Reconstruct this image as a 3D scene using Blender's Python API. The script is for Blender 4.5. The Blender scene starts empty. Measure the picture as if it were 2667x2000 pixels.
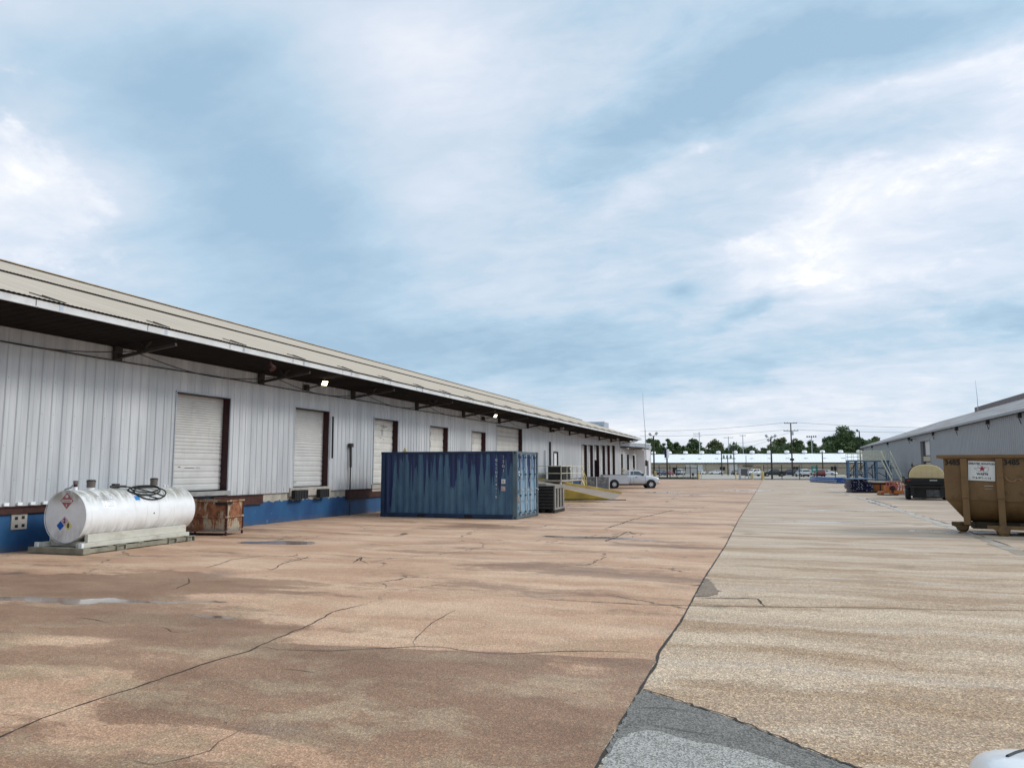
import bpy, math, random
from mathutils import Vector, Matrix
R = math.radians
random.seed(7)
C = bpy.context.scene.collection
sc = bpy.context.scene

# ------------------------------------------------------------------ camera
cam_d = bpy.data.cameras.new('camera'); cam = bpy.data.objects.new('camera', cam_d); C.objects.link(cam)
cam.location = (0, 0, 1.9)
cam.rotation_euler = (R(90 + 6.268), 0, R(18.43))
cam_d.sensor_width = 36; cam_d.lens = 36 * 2003 / 2667; cam_d.clip_end = 4000; cam_d.clip_start = 0.05
sc.camera = cam

# ------------------------------------------------------------------ node helper
class G:
    def __init__(s, tree):
        s.t = tree; s.t.nodes.clear()
    def n(s, typ, props=None, **ins):
        nd = s.t.nodes.new(typ)
        for k, v in (props or {}).items(): setattr(nd, k, v)
        for k, v in ins.items(): s.set(nd, k.replace('_', ' '), v)
        return nd
    def set(s, nd, key, v):
        sk = nd.inputs[key]
        if isinstance(v, bpy.types.NodeSocket): s.t.links.new(v, sk)
        elif v is not None: sk.default_value = v
    def m(s, op, a, b=None, c=None, clamp=False):
        nd = s.t.nodes.new('ShaderNodeMath'); nd.operation = op; nd.use_clamp = clamp
        for i, v in enumerate((a, b, c)):
            if v is not None: s.set(nd, i, v)
        return nd.outputs[0]
    def vm(s, op, a, b=None):
        nd = s.t.nodes.new('ShaderNodeVectorMath'); nd.operation = op
        s.set(nd, 0, a)
        if b is not None: s.set(nd, 1, b)
        return nd.outputs['Value' if op in ('DOT_PRODUCT', 'LENGTH') else 'Vector']
    def mix(s, f, a, b, blend='MIX'):
        nd = s.t.nodes.new('ShaderNodeMix'); nd.data_type = 'RGBA'; nd.blend_type = blend
        s.set(nd, 0, f)
        for i, v in ((6, a), (7, b)):
            if isinstance(v, tuple) and len(v) == 3: v = v + (1,)
            s.set(nd, i, v)
        return nd.outputs[2]
    def noise(s, vec, scale=1., detail=4., rough=.5, dist=0., out=0):
        nd = s.t.nodes.new('ShaderNodeTexNoise')
        s.set(nd, 'Vector', vec); s.set(nd, 'Scale', scale); s.set(nd, 'Detail', detail); s.set(nd, 'Roughness', rough); s.set(nd, 'Distortion', dist)
        return nd.outputs[out]
    def vor(s, vec, scale, feature='F1', out='Distance', rand=1.):
        nd = s.t.nodes.new('ShaderNodeTexVoronoi'); nd.feature = feature
        s.set(nd, 'Vector', vec); s.set(nd, 'Scale', scale); s.set(nd, 'Randomness', rand)
        return nd.outputs[out]
    def sep(s, v):
        nd = s.t.nodes.new('ShaderNodeSeparateXYZ'); s.set(nd, 0, v); return nd.outputs
    def comb(s, x, y, z=0.):
        nd = s.t.nodes.new('ShaderNodeCombineXYZ')
        for i, v in enumerate((x, y, z)): s.set(nd, i, v)
        return nd.outputs[0]
    def ss(s, v, a, b, lo=0., hi=1.):
        nd = s.t.nodes.new('ShaderNodeMapRange'); nd.interpolation_type = 'SMOOTHSTEP'
        for i, x in enumerate((v, a, b, lo, hi)): s.set(nd, i, x)
        return nd.outputs[0]
    def ramp(s, f, stops):
        nd = s.t.nodes.new('ShaderNodeValToRGB'); s.set(nd, 0, f); el = nd.color_ramp.elements
        while len(el) < len(stops): el.new(.5)
        for e, (p, c) in zip(el, stops): e.position = p; e.color = tuple(c) + (1,)
        return nd.outputs[0]
    def mul(s, v, sc3):
        return s.vm('MULTIPLY', v, sc3)

# ------------------------------------------------------------------ world: nishita air with a bank of clouds laid out by azimuth and elevation
SUN_AZ, SUN_EL = 74., 33.          # clockwise from +Y
wd = bpy.data.worlds.new('World'); sc.world = wd; wd.use_nodes = True
g = G(wd.node_tree)
tc = g.n('ShaderNodeTexCoord')
dirv = g.vm('NORMALIZE', tc.outputs['Generated'])
dx, dy, dz = g.sep(dirv)
az = g.m('MULTIPLY', g.m('ARCTAN2', dx, dy), 180 / math.pi)
el = g.m('MULTIPLY', g.m('ARCSINE', dz), 180 / math.pi)
zc = g.m('ADD', g.m('MAXIMUM', dz, 0.), .22)
pl = g.comb(g.m('DIVIDE', dx, zc), g.m('DIVIDE', dy, zc), 0.)
rot = g.n('ShaderNodeMapping', Vector=pl, Rotation=(0, 0, R(38)), Scale=(1., 1.7, 1.)).outputs[0]
wz = g.noise(pl, 2.4, 5, .6, out=1)
warp = g.vm('MULTIPLY', g.vm('SUBTRACT', wz, (.5, .5, .5)), (11., 8., 0.))
ae = g.vm('ADD', g.comb(az, el, 0.), warp)
ae0 = g.comb(az, el, 0.)
ntot = g.noise(rot, 1.5, 9, .57, .4)
nfine = g.noise(rot, 5.5, 7, .62, .5)
w = g.m('MULTIPLY_ADD', g.m('SUBTRACT', ntot, .5), .75, .42)
puff = g.n('ShaderNodeMapping', Vector=ae0, Rotation=(0, 0, R(-14)), Scale=(1 / 17., 1 / 9.5, 1)).outputs[0]
billow = g.noise(puff, 2.6, 9, .62, .35)
rside = g.ss(az, -34., -8., .42, 1.)
w = g.m('MULTIPLY_ADD', g.m('SUBTRACT', nfine, .5), g.m('MULTIPLY', rside, .62), w)
w = g.m('MULTIPLY_ADD', g.m('SUBTRACT', billow, .5), g.m('MULTIPLY', rside, .34), w)
BL = [  # az, el, s_az, s_el, rot, amp, warped
    (-41, 24, 10, 6.5, -20, -.36, 1), (-35, 14.5, 9, 7, -35, -.34, 1), (-28, 8, 9, 4, 0, -.28, 1), (7, 15., 13, 6., 15, .19, 0), (12, 20, 8, 3, 10, .10, 0),
    (-50, 30, 9, 3.5, 10, .20, 1), (-52, 17.2, 7.0, 5.6, 0, .66, 1), (-53, 10.5, 5, 2.4, 0, .25, 1),
    (-23, 29, 8, 5, 20, .22, 1), (-21, 20, 7, 5, 30, .18, 1), (-36, 31, 9, 3, 0, .12, 1),
    (-4, 26.3, 9, 3.2, 12, -.46, 1), (9, 28.6, 9, 2.8, -5, -.46, 1), (-13, 22, 5, 3.2, 20, -.22, 1), (16, 32, 5, 4, 0, .3, 1),
    (-3, 22.4, 4.5, .9, 12, .34, 1), (8, 24.0, 6.0, 1.0, 8, .40, 1), (16.5, 24.2, 4, 2.0, 0, .45, 1),
    (9, 21.4, 6.5, 1.6, 6, -.20, 1), (16, 19.5, 4.5, 1.8, 10, .30, 1),
    (5.2, 17.0, 5.6, 3.4, 25, .56, 1), (0, 14.3, 3.5, 1.6, 10, .42, 1), (9, 12.4, 8, 3, 0, .34, 1), (-9, 19.5, 5, 1.6, 20, .20, 1),
    (14.5, 9.3, 4.0, 1.2, -8, -.34, 1), (-5.6, 12.9, 1.1, .6, 0, -.34, 0), (-2.2, 11.5, 3.0, .8, 8, -.36, 1),
    (-14, 9, 9, 2.2, 3, -.38, 1), (-6, 6.6, 8, 1.5, 3, -.22, 1), (4, 8.3, 8, 1.2, 3, -.12, 1),
    (-5, 2.2, 30, 2.4, 0, .34, 0), (6, 5.2, 9, 1.5, 0, .16, 1), (-45, 6, 14, 2.5, 0, .10, 1),
]
cum = g.m('MULTIPLY_ADD', g.m('SUBTRACT', g.noise(g.vm('ADD', puff, (3.1, 1.7, 0.)), 1.15, 10, .60, .4), .5), 1.15, .23)
cum = g.m('MULTIPLY_ADD', g.m('SUBTRACT', billow, .5), .40, cum)
for a0, e0, sa, se, ro, amp, wr in BL:
    mp = g.n('ShaderNodeMapping', {'vector_type': 'TEXTURE'}, Vector=ae if wr else ae0, Location=(a0, e0, 0), Rotation=(0, 0, R(ro)), Scale=(sa, se, 1)).outputs[0]
    mp = g.mul(mp, (1, 1, 0))
    ex = g.m('EXPONENT', g.m('MULTIPLY', g.vm('DOT_PRODUCT', mp, mp), -1.))
    if amp >= .30 and wr: cum = g.m('MULTIPLY_ADD', ex, amp * .80, cum); w = g.m('MULTIPLY_ADD', ex, amp * .45, w)
    else:
        w = g.m('MULTIPLY_ADD', ex, amp, w)
        if amp < 0: cum = g.m('MULTIPLY_ADD', ex, amp * .5, cum)
cm = g.ss(cum, .41, .60)
shade = g.m('MULTIPLY_ADD', g.m('SUBTRACT', billow, .5), 1.3, .88)
w = g.m('MULTIPLY_ADD', g.m('SUBTRACT', shade, w), g.m('MULTIPLY', cm, .66), w)
ccol = g.ramp(w, [(0., (.345, .505, .66)), (.24, (.44, .60, .745)), (.46, (.57, .68, .80)), (.66, (.68, .75, .86)), (.88, (.83, .865, .925)), (1., (.98, .98, .99))])
over = g.m('ADD', 1., g.ss(el, 36., 75., 0., .55))            # overcast skies are brightest overhead
gl = g.n('ShaderNodeMapping', {'vector_type': 'TEXTURE'}, Vector=ae0, Location=(SUN_AZ, SUN_EL, 0), Scale=(30, 20, 1)).outputs[0]
glow = g.m('EXPONENT', g.m('MULTIPLY', g.vm('DOT_PRODUCT', gl, gl), -1.))
strength = g.m('MULTIPLY_ADD', glow, 1.3, over)
sky = g.n('ShaderNodeTexSky', {'sky_type': 'NISHITA', 'sun_disc': False, 'sun_elevation': R(SUN_EL), 'sun_rotation': R(SUN_AZ), 'dust_density': 2.0})
b1 = g.n('ShaderNodeBackground', Color=sky.outputs[0], Strength=.08)
b2 = g.n('ShaderNodeBackground', Color=ccol, Strength=strength)
mx = g.n('ShaderNodeMixShader', Fac=.88)
g.t.links.new(b1.outputs[0], mx.inputs[1]); g.t.links.new(b2.outputs[0], mx.inputs[2])
ow = g.n('ShaderNodeOutputWorld'); g.t.links.new(mx.outputs[0], ow.inputs[0])
try: wd.cycles.sampling_method = 'MANUAL'; wd.cycles.sample_map_resolution = 512
except Exception: pass

sd = bpy.data.lights.new('sun', 'SUN'); sd.energy = 1.5; sd.angle = R(14); sd.color = (1, .96, .9)
sun = bpy.data.objects.new('sun', sd); C.objects.link(sun)
sv = Vector((math.sin(R(SUN_AZ)) * math.cos(R(SUN_EL)), math.cos(R(SUN_AZ)) * math.cos(R(SUN_EL)), math.sin(R(SUN_EL))))
sun.rotation_euler = sv.to_track_quat('Z', 'Y').to_euler(); sun.location = (40, 30, 60)
vs = sc.view_settings; vs.view_transform = 'Standard'; vs.look = 'None'; vs.exposure = 0.22; vs.gamma = 1; vs.use_curve_mapping = False
sc.cycles.max_bounces = 6; sc.cycles.use_denoising = True

# ------------------------------------------------------------------ mesh helper
class MB:
    def __init__(s): s.v = []; s.f = []
    def add(s, vs, fs):
        o = len(s.v); s.v += [tuple(p) for p in vs]; s.f += [tuple(o + i for i in f) for f in fs]; return s
    def box(s, x0, x1, y0, y1, z0, z1, M=None):
        vs = [(x, y, z) for x in (x0, x1) for y in (y0, y1) for z in (z0, z1)]
        if M is not None: vs = [M @ Vector(p) for p in vs]
        return s.add(vs, [(0, 1, 3, 2), (4, 6, 7, 5), (0, 4, 5, 1), (2, 3, 7, 6), (0, 2, 6, 4), (1, 5, 7, 3)])
    def bar(s, p0, p1, w, h=None, up=(0, 0, 1)):
        p0 = Vector(p0); p1 = Vector(p1); d = (p1 - p0); L = d.length; d.normalize(); h = h or w
        u = Vector(up)
        if abs(d.dot(u)) > .98: u = Vector((0, 1, 0))
        sx = d.cross(u).normalized(); sy = sx.cross(d).normalized()
        vs = [p + sx * a * w / 2 + sy * b * h / 2 for p in (p0, p1) for a, b in ((-1, -1), (1, -1), (1, 1), (-1, 1))]
        return s.add(vs, [(3, 2, 1, 0), (4, 5, 6, 7), (0, 1, 5, 4), (1, 2, 6, 5), (2, 3, 7, 6), (3, 0, 4, 7)])
    def tube(s, pts, r, n=8, r1=None, caps=True):
        pts = [Vector(p) for p in pts]; N = len(pts); rings = []
        t0 = (pts[1] - pts[0]).normalized(); u = Vector((0, 0, 1))
        if abs(t0.dot(u)) > .95: u = Vector((1, 0, 0))
        a = t0.cross(u).normalized()
        vs = []
        for i, p in enumerate(pts):
            t = (pts[min(i + 1, N - 1)] - pts[max(i - 1, 0)]).normalized()
            a = (a - t * a.dot(t)).normalized(); b = t.cross(a)
            rr = r if r1 is None else r + (r1 - r) * i / (N - 1)
            vs += [p + (a * math.cos(2 * math.pi * k / n) + b * math.sin(2 * math.pi * k / n)) * rr for k in range(n)]
        fs = [(i * n + k, i * n + (k + 1) % n, (i + 1) * n + (k + 1) % n, (i + 1) * n + k) for i in range(N - 1) for k in range(n)]
        if caps: fs += [tuple(range(n))[::-1], tuple((N - 1) * n + k for k in range(n))]
        return s.add(vs, fs)
    def prism(s, poly, f0, f1):
        """poly: 2-D outline, f0/f1: functions 2-D -> 3-D for the two ends"""
        n = len(poly); vs = [f0(*p) for p in poly] + [f1(*p) for p in poly]
        return s.add(vs, [tuple(range(n))[::-1], tuple(range(n, 2 * n))] + [(i, (i + 1) % n, n + (i + 1) % n, n + i) for i in range(n)])
    def lathe(s, prof, M=None, n=24, close=True):
        vs = []; N = len(prof)
        for r, z in prof: vs += [(r * math.cos(2 * math.pi * k / n), r * math.sin(2 * math.pi * k / n), z) for k in range(n)]
        if M is not None: vs = [M @ Vector(p) for p in vs]
        fs = [(i * n + k, i * n + (k + 1) % n, (i + 1) * n + (k + 1) % n, (i + 1) * n + k) for i in range(N - 1) for k in range(n)]
        if close: fs += [tuple(range(n))[::-1], tuple((N - 1) * n + k for k in range(n))]
        return s.add(vs, fs)
    def loft(s, rings, caps=True):
        n = len(rings[0]); vs = [p for r in rings for p in r]; N = len(rings)
        fs = [(i * n + k, i * n + (k + 1) % n, (i + 1) * n + (k + 1) % n, (i + 1) * n + k) for i in range(N - 1) for k in range(n)]
        if caps: fs += [tuple(range(n))[::-1], tuple((N - 1) * n + k for k in range(n))]
        return s.add(vs, fs)
    def grid(s, rows):
        n = len(rows[0]); vs = [p for r in rows for p in r]
        return s.add(vs, [(i * n + k, i * n + k + 1, (i + 1) * n + k + 1, (i + 1) * n + k) for i in range(len(rows) - 1) for k in range(n - 1)])
    def face(s, pts): return s.add(pts, [tuple(range(len(pts)))])
    def build(s, name, m, parent=None, bevel=0, smooth=False, seg=2, sub=0):
        me = bpy.data.meshes.new(name); me.from_pydata(s.v, [], s.f); me.validate(); me.update()
        if m: me.materials.append(m)
        o = bpy.data.objects.new(name, me); C.objects.link(o)
        if parent: o.parent = parent
        if bevel:
            b = o.modifiers.new('bevel', 'BEVEL'); b.width = bevel; b.segments = seg; b.limit_method = 'ANGLE'; b.angle_limit = R(40)
        if sub:
            b = o.modifiers.new('sub', 'SUBSURF'); b.levels = sub; b.render_levels = sub
        if smooth:
            me.shade_smooth(); me.set_sharp_from_angle(angle=R(smooth if smooth > 1 else 35))
        return o

def tag(o, label=None, cat=None, group=None, kind=None):
    for k, v in (('label', label), ('category', cat), ('group', group), ('kind', kind)):
        if v: o[k] = v
    return o
def thing(name, label, cat, loc=(0, 0, 0), rz=0., group=None):
    o = bpy.data.objects.new(name, None); C.objects.link(o); o.location = loc; o.rotation_euler = (0, 0, rz); o.empty_display_size = .3
    return tag(o, label, cat, group)
def copy_tree(o, parent=None):
    c = o.copy(); C.objects.link(c)
    if parent: c.parent = parent
    for ch in list(o.children): copy_tree(ch, c)
    return c
def text_mesh(name, txt, size, m, parent, M, depth=.002, sx=1., align='CENTER', bold=0.):
    cu = bpy.data.curves.new(name, 'FONT'); cu.body = txt; cu.size = size; cu.align_x = align; cu.align_y = 'CENTER'; cu.extrude = depth; cu.offset = bold
    t = bpy.data.objects.new('t', cu); C.objects.link(t)
    dg = bpy.context.evaluated_depsgraph_get(); me = bpy.data.meshes.new_from_object(t.evaluated_get(dg)); me.name = name
    bpy.data.objects.remove(t); me.transform(M @ Matrix.Diagonal((sx, 1, 1, 1))); me.materials.clear(); me.materials.append(m)
    o = bpy.data.objects.new(name, me); C.objects.link(o); o.parent = parent
    return o
def T(x, y, z): return Matrix.Translation((x, y, z))
def RX(a): return Matrix.Rotation(R(a), 4, 'X')
def RY(a): return Matrix.Rotation(R(a), 4, 'Y')
def RZ(a): return Matrix.Rotation(R(a), 4, 'Z')

# ------------------------------------------------------------------ materials
def new_mat(name):
    m = bpy.data.materials.new(name); m.use_nodes = True; g = G(m.node_tree)
    out = g.n('ShaderNodeOutputMaterial'); p = g.n('ShaderNodeBsdfPrincipled')
    g.t.links.new(p.outputs[0], out.inputs[0]); return m, g, p
def bump(g, p, h, strength=.3, dist=.02):
    b = g.n('ShaderNodeBump', Strength=strength, Distance=dist, Height=h); g.set(p, 'Normal', b.outputs[0])
def pm(name, col, rough=.55, metal=0., var=.18, scale=3., dirt=None, bmp=0., stretch=(1, 1, 1), spec=.4):
    """painted or raw surface with uneven colour and gloss; dirt = (colour, amount 0..1, scale, stretch)"""
    m, g, p = new_mat(name); t = g.n('ShaderNodeTexCoord').outputs['Object']
    v = g.mul(t, stretch)
    n1 = g.noise(v, scale, 6, .6)
    dark = tuple(c * (1 - var) for c in col); lite = tuple(min(1, c * (1 + var * .6)) for c in col)
    c = g.mix(g.ss(n1, .3, .7), dark, lite)
    if dirt:
        dc, am, dsc, dst = dirt
        n2 = g.noise(g.mul(t, dst), dsc, 8, .65, .3)
        c = g.mix(g.m('MULTIPLY', g.ss(n2, .62 - .3 * am, .75), min(1., am * 1.3)), c, dc)
    g.set(p, 'Base Color', c); g.set(p, 'Metallic', metal); g.set(p, 'Specular IOR Level', spec)
    g.set(p, 'Roughness', g.m('MULTIPLY_ADD', n1, .25, rough - .12))
    if bmp: bump(g, p, g.noise(t, scale * 6, 5, .6), bmp, .01)
    return m
def emit(name, col, st):
    m, g, p = new_mat(name); g.set(p, 'Base Color', col + (1,)); g.set(p, 'Emission Color', col + (1,)); g.set(p, 'Emission Strength', st); return m
M = {}
STREAK = (3, 3, .35)
M['white_paint'] = pm('white_paint', (.74, .75, .76), .45, 0, .06, 2)
M['cream_metal'] = pm('cream_metal', (.62, .61, .57), .5, 0, .1, 2, ((.34, .29, .24), .35, 1.6, STREAK))
M['steel_door'] = pm('steel_door', (.54, .53, .50), .45, .1, .1, 2, ((.26, .22, .18), .38, 1.8, (1, 3, .6)))
M['door_pale'] = pm('door_pale', (.58, .58, .565), .42, .1, .06, 2, ((.35, .32, .28), .22, 1.8, (1, 3, .6)))
M['rust_red'] = pm('rust_red', (.042, .011, .012), .7, 0, .35, 5, ((.09, .03, .022), .4, 6, (1, 1, 1)))
M['rust_beam'] = pm('rust_beam', (.062, .023, .018), .75, .1, .4, 4, ((.03, .014, .012), .5, 5, (1, 1, 1)))
M['black_iron'] = pm('black_iron', (.018, .017, .017), .6, .2, .3, 6)
M['dark_steel'] = pm('dark_steel', (.05, .045, .042), .65, .3, .3, 6)
M['fascia'] = pm('dull_fascia', (.60, .605, .60), .6, 0, .1, 1.5, ((.36, .33, .29), .35, 1.5, (1, 1, 3)))
M['soffit'] = pm('eave_shade_dark', (.010, .0075, .0065), .85, 0, .5, 2, ((.022, .013, .010), .4, 1.5, (1, 1, 1)), 0., (1, 1, 1), .15)  # near-black colour standing in for the shade under the warehouse eaves
M['rubber'] = pm('rubber', (.016, .016, .017), .8, 0, .3, 9)
M['concrete'] = pm('concrete', (.40, .37, .33), .85, 0, .2, 2.5, ((.2, .17, .14), .4, 2, (1, 1, 1)), .2)
M['concrete_grey'] = pm('concrete_grey', (.30, .30, .29), .85, 0, .2, 2.5, ((.16, .15, .14), .4, 2, (1, 1, 1)), .2)
M['ramp_concrete'] = pm('ramp_concrete', (.29, .225, .18), .85, 0, .15, 1.5, ((.2, .17, .14), .4, 1, (1, 1, 1)), .2)
M['galv'] = pm('galv', (.46, .50, .54), .42, .55, .12, 4)
M['grey_panel'] = pm('grey_panel', (.285, .288, .30), .55, .1, .08, .5, ((.22, .22, .225), .35, .6, (1, 1, .3)))
M['rail_yellow'] = pm('rail_yellow', (.62, .52, .22), .6, 0, .18, 3, ((.35, .28, .16), .4, 5, (1, 1, 1)))
M['rail_cream'] = pm('rail_cream', (.60, .57, .44), .6, 0, .18, 3, ((.35, .28, .16), .3, 5, (1, 1, 1)))
M['yellow_wall'] = pm('yellow_wall', (.50, .335, .062), .65, 0, .2, 1.2, ((.26, .17, .05), .42, 1.6, (1, 1, .6)), .1)
M['yellow_kerb'] = pm('yellow_kerb', (.60, .42, .10), .7, 0, .2, 1.2, ((.33, .20, .12), .55, 1.3, (1, 1, 1)))
M['bollard_yellow'] = pm('bollard_yellow', (.60, .47, .17), .6, 0, .15, 2)
M['dumpster'] = pm('dumpster', (.165, .093, .035), .55, .05, .16, 1.6, ((.065, .036, .017), .42, 1.8, (1.5, 1.5, .7)), .12)
M['dumpster_dark'] = pm('dumpster_inside', (.05, .033, .02), .8, 0, .3, 2)
M['stencil'] = pm('stencil_black', (.012, .012, .012), .7, 0, .2, 5)
M['sign_white'] = pm('sign_white', (.62, .62, .60), .5, 0, .06, 3)
M['sign_red'] = pm('sign_red', (.28, .008, .012), .5, 0, .1, 3)
M['placard_red'] = pm('placard_red', (.36, .115, .12), .5, 0, .08, 3)
M['nfpa_blue'] = pm('hazard_blue', (.012, .10, .45), .5, 0, .08, 3)
M['nfpa_pink'] = pm('hazard_pink', (.62, .42, .46), .5, 0, .05, 3)
M['nfpa_yellow'] = pm('hazard_yellow', (.70, .64, .26), .5, 0, .08, 3)
M['sticker_blue'] = pm('sticker_blue', (.03, .22, .52), .5, 0, .1, 3)
M['print_grey'] = pm('print_grey', (.30, .30, .31), .6, 0, .1, 3)
M['wood_grey'] = pm('wood_grey', (.24, .225, .20), .85, 0, .25, 3, ((.10, .085, .07), .4, 5, (1, 1, 1)), .2)
M['pallet'] = pm('pallet_wood', (.25, .235, .18), .85, 0, .25, 3, ((.12, .11, .075), .5, 4, (1, 1, 1)), .25)
M['pole_wood'] = pm('pole_wood', (.055, .042, .036), .9, 0, .3, 2)
M['rack_blue'] = pm('rack_blue', (.10, .185, .285), .5, .1, .15, 2)
M['rack_blue2'] = pm('rack_blue_bright', (.04, .13, .36), .5, .1, .2, 2)
M['navy'] = pm('navy_steel', (.012, .017, .07), .5, .2, .3, 4)
M['orange'] = pm('orange_paint', (.42, .125, .022), .55, 0, .22, 2, ((.16, .06, .03), .4, 3, (1, 1, 1)))
M['coral'] = pm('coral_paint', (.44, .13, .105), .6, 0, .22, 4, ((.22, .08, .07), .4, 6, (1, 1, 1)))
M['cream_plastic'] = pm('cream_plastic', (.60, .47, .25), .5, 0, .07, 1.2, ((.42, .32, .17), .3, 1.6, (1, 1, .5)))
M['wire'] = pm('wire', (.03, .03, .032), .6, 0, .1, 3)
M['tan_wall'] = pm('tan_wall', (.44, .37, .28), .8, 0, .06, .4, ((.36, .30, .23), .3, .6, (1, 1, .3)))
M['white_roof'] = pm('white_roof', (.87, .86, .83), .5, 0, .03, .4, ((.74, .72, .68), .2, .3, (1, 1, 1)))
M['skylight'] = pm('skylight', (.66, .63, .58), .4, 0, .12, 2)
M['trunk'] = pm('bark', (.07, .055, .042), .9, 0, .3, 3)
M['chrome'] = pm('chrome', (.68, .69, .71), .3, .5, .1, 3)
M['headlight'] = pm('headlight', (.66, .62, .42), .15, 0, .1, 3)
M['tail_red'] = pm('tail_red', (.3, .01, .01), .25, 0, .1, 3)
M['car_trim'] = pm('car_trim', (.02, .02, .022), .5, 0, .2, 3)
M['lamp_lit'] = emit('lamp_lit', (1., .80, .48), 7.)
M['white_bright'] = pm('bright_white', (.86, .87, .88), .5, 0, .03, 2)
def car_paint(name, col, rough=.25):
    m, g, p = new_mat(name); t = g.n('ShaderNodeTexCoord').outputs['Object']
    n1 = g.noise(g.mul(t, (1, 1, 2.)), 2.5, 5, .6)
    c = g.mix(g.m('MULTIPLY', g.ss(n1, .4, .75), .14), col, tuple(v * .55 + .04 for v in col))
    g.set(p, 'Base Color', c); g.set(p, 'Roughness', g.m('MULTIPLY_ADD', n1, .15, rough)); g.set(p, 'Coat Weight', .5); g.set(p, 'Coat Roughness', .08)
    return m
def glass_mat():
    m, g, p = new_mat('car_glass'); g.set(p, 'Base Color', (.045, .06, .065, 1)); g.set(p, 'Roughness', .06); g.set(p, 'Specular IOR Level', .8); g.set(p, 'IOR', 1.6); return m
M['glass'] = glass_mat()
P_WHITE = car_paint('paint_white', (.84, .84, .84)); P_SILVER = car_paint('paint_silver', (.52, .55, .58)); P_BLACK = car_paint('paint_black', (.022, .024, .032))
P_NAVY = car_paint('paint_navy', (.022, .035, .085)); P_RED = car_paint('paint_red', (.34, .05, .045)); P_MAROON = car_paint('paint_maroon', (.16, .03, .04)); P_GREY = car_paint('paint_grey', (.22, .24, .26))

def siding_mat():
    m, g, p = new_mat('ribbed_siding'); t = g.n('ShaderNodeTexCoord').outputs['Object']; x, y, z = g.sep(t)
    n1 = g.noise(g.mul(t, (1, 1.2, .12)), 1.6, 7, .6)
    n2 = g.noise(g.mul(t, (1, .35, .35)), 1., 4, .5)
    # sheets about 0.9 m wide have aged a little differently
    sid = g.n('ShaderNodeTexWhiteNoise', {'noise_dimensions': '1D'}, W=g.m('FLOOR', g.m('DIVIDE', y, .915))).outputs[0]
    c = g.mix(g.ss(n1, .3, .72), (.465, .48, .495), (.645, .66, .67))
    c = g.mix(g.m('MULTIPLY', sid, .16), c, (.40, .43, .47))
    c = g.mix(g.m('MULTIPLY', g.ss(n2, .52, .75), .22), c, (.42, .40, .39))
    # grime that ran down from the eaves line and splash at the foot of the sheets
    sp = g.m('MULTIPLY', g.ss(z, 1.7, 1.05), g.ss(g.noise(g.mul(t, (1, 2.2, .5)), 1.5, 6, .7), .5, .72))
    c = g.mix(g.m('MULTIPLY', sp, .6), c, (.27, .24, .22))
    ru = g.noise(g.mul(t, (1, 3.0, .35)), 2.2, 8, .7); c = g.mix(g.m('MULTIPLY', g.m('MULTIPLY', g.ss(z, 1.9, 1.05), g.ss(ru, .60, .68)), .6), c, (.23, .11, .06))
    # screw heads along the girts
    yy = g.m('SUBTRACT', g.m('FRACT', g.m('DIVIDE', y, .305)), .5); zz = g.m('SUBTRACT', g.m('FRACT', g.m('DIVIDE', g.m('SUBTRACT', z, 1.25), .78)), .5)
    d2 = g.m('ADD', g.m('POWER', g.m('MULTIPLY', yy, .305), 2.), g.m('POWER', g.m('MULTIPLY', zz, .78), 2.))
    keep = g.n('ShaderNodeTexWhiteNoise', {'noise_dimensions': '2D'}, Vector=g.comb(g.m('FLOOR', g.m('DIVIDE', y, .305)), g.m('FLOOR', g.m('DIVIDE', g.m('SUBTRACT', z, 1.25), .78)))).outputs[0]
    scr = g.m('MULTIPLY', g.m('LESS_THAN', d2, .00028), g.m('GREATER_THAN', keep, .35))
    c = g.mix(g.m('MULTIPLY', scr, .8), c, (.10, .085, .08))
    g.set(p, 'Base Color', c); g.set(p, 'Metallic', .25); g.set(p, 'Roughness', g.m('MULTIPLY_ADD', n1, .3, .28))
    return m
M['siding'] = siding_mat()
def roof_mat():
    m, g, p = new_mat('tan_roof'); t = g.n('ShaderNodeTexCoord').outputs['Object']; x, y, z = g.sep(t)
    n1 = g.noise(g.mul(t, (.12, 1.6, .12)), 1.5, 7, .6); n2 = g.noise(g.mul(t, (1, .5, 1)), .5, 4, .5)
    c = g.mix(g.ss(n1, .3, .7), (.44, .365, .28), (.545, .46, .365))
    c = g.mix(g.m('MULTIPLY', g.ss(n2, .5, .75), .35), c, (.37, .31, .25))
    g.set(p, 'Base Color', c); g.set(p, 'Roughness', .75); g.set(p, 'Specular IOR Level', .3); return m
M['roof'] = roof_mat()
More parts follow.
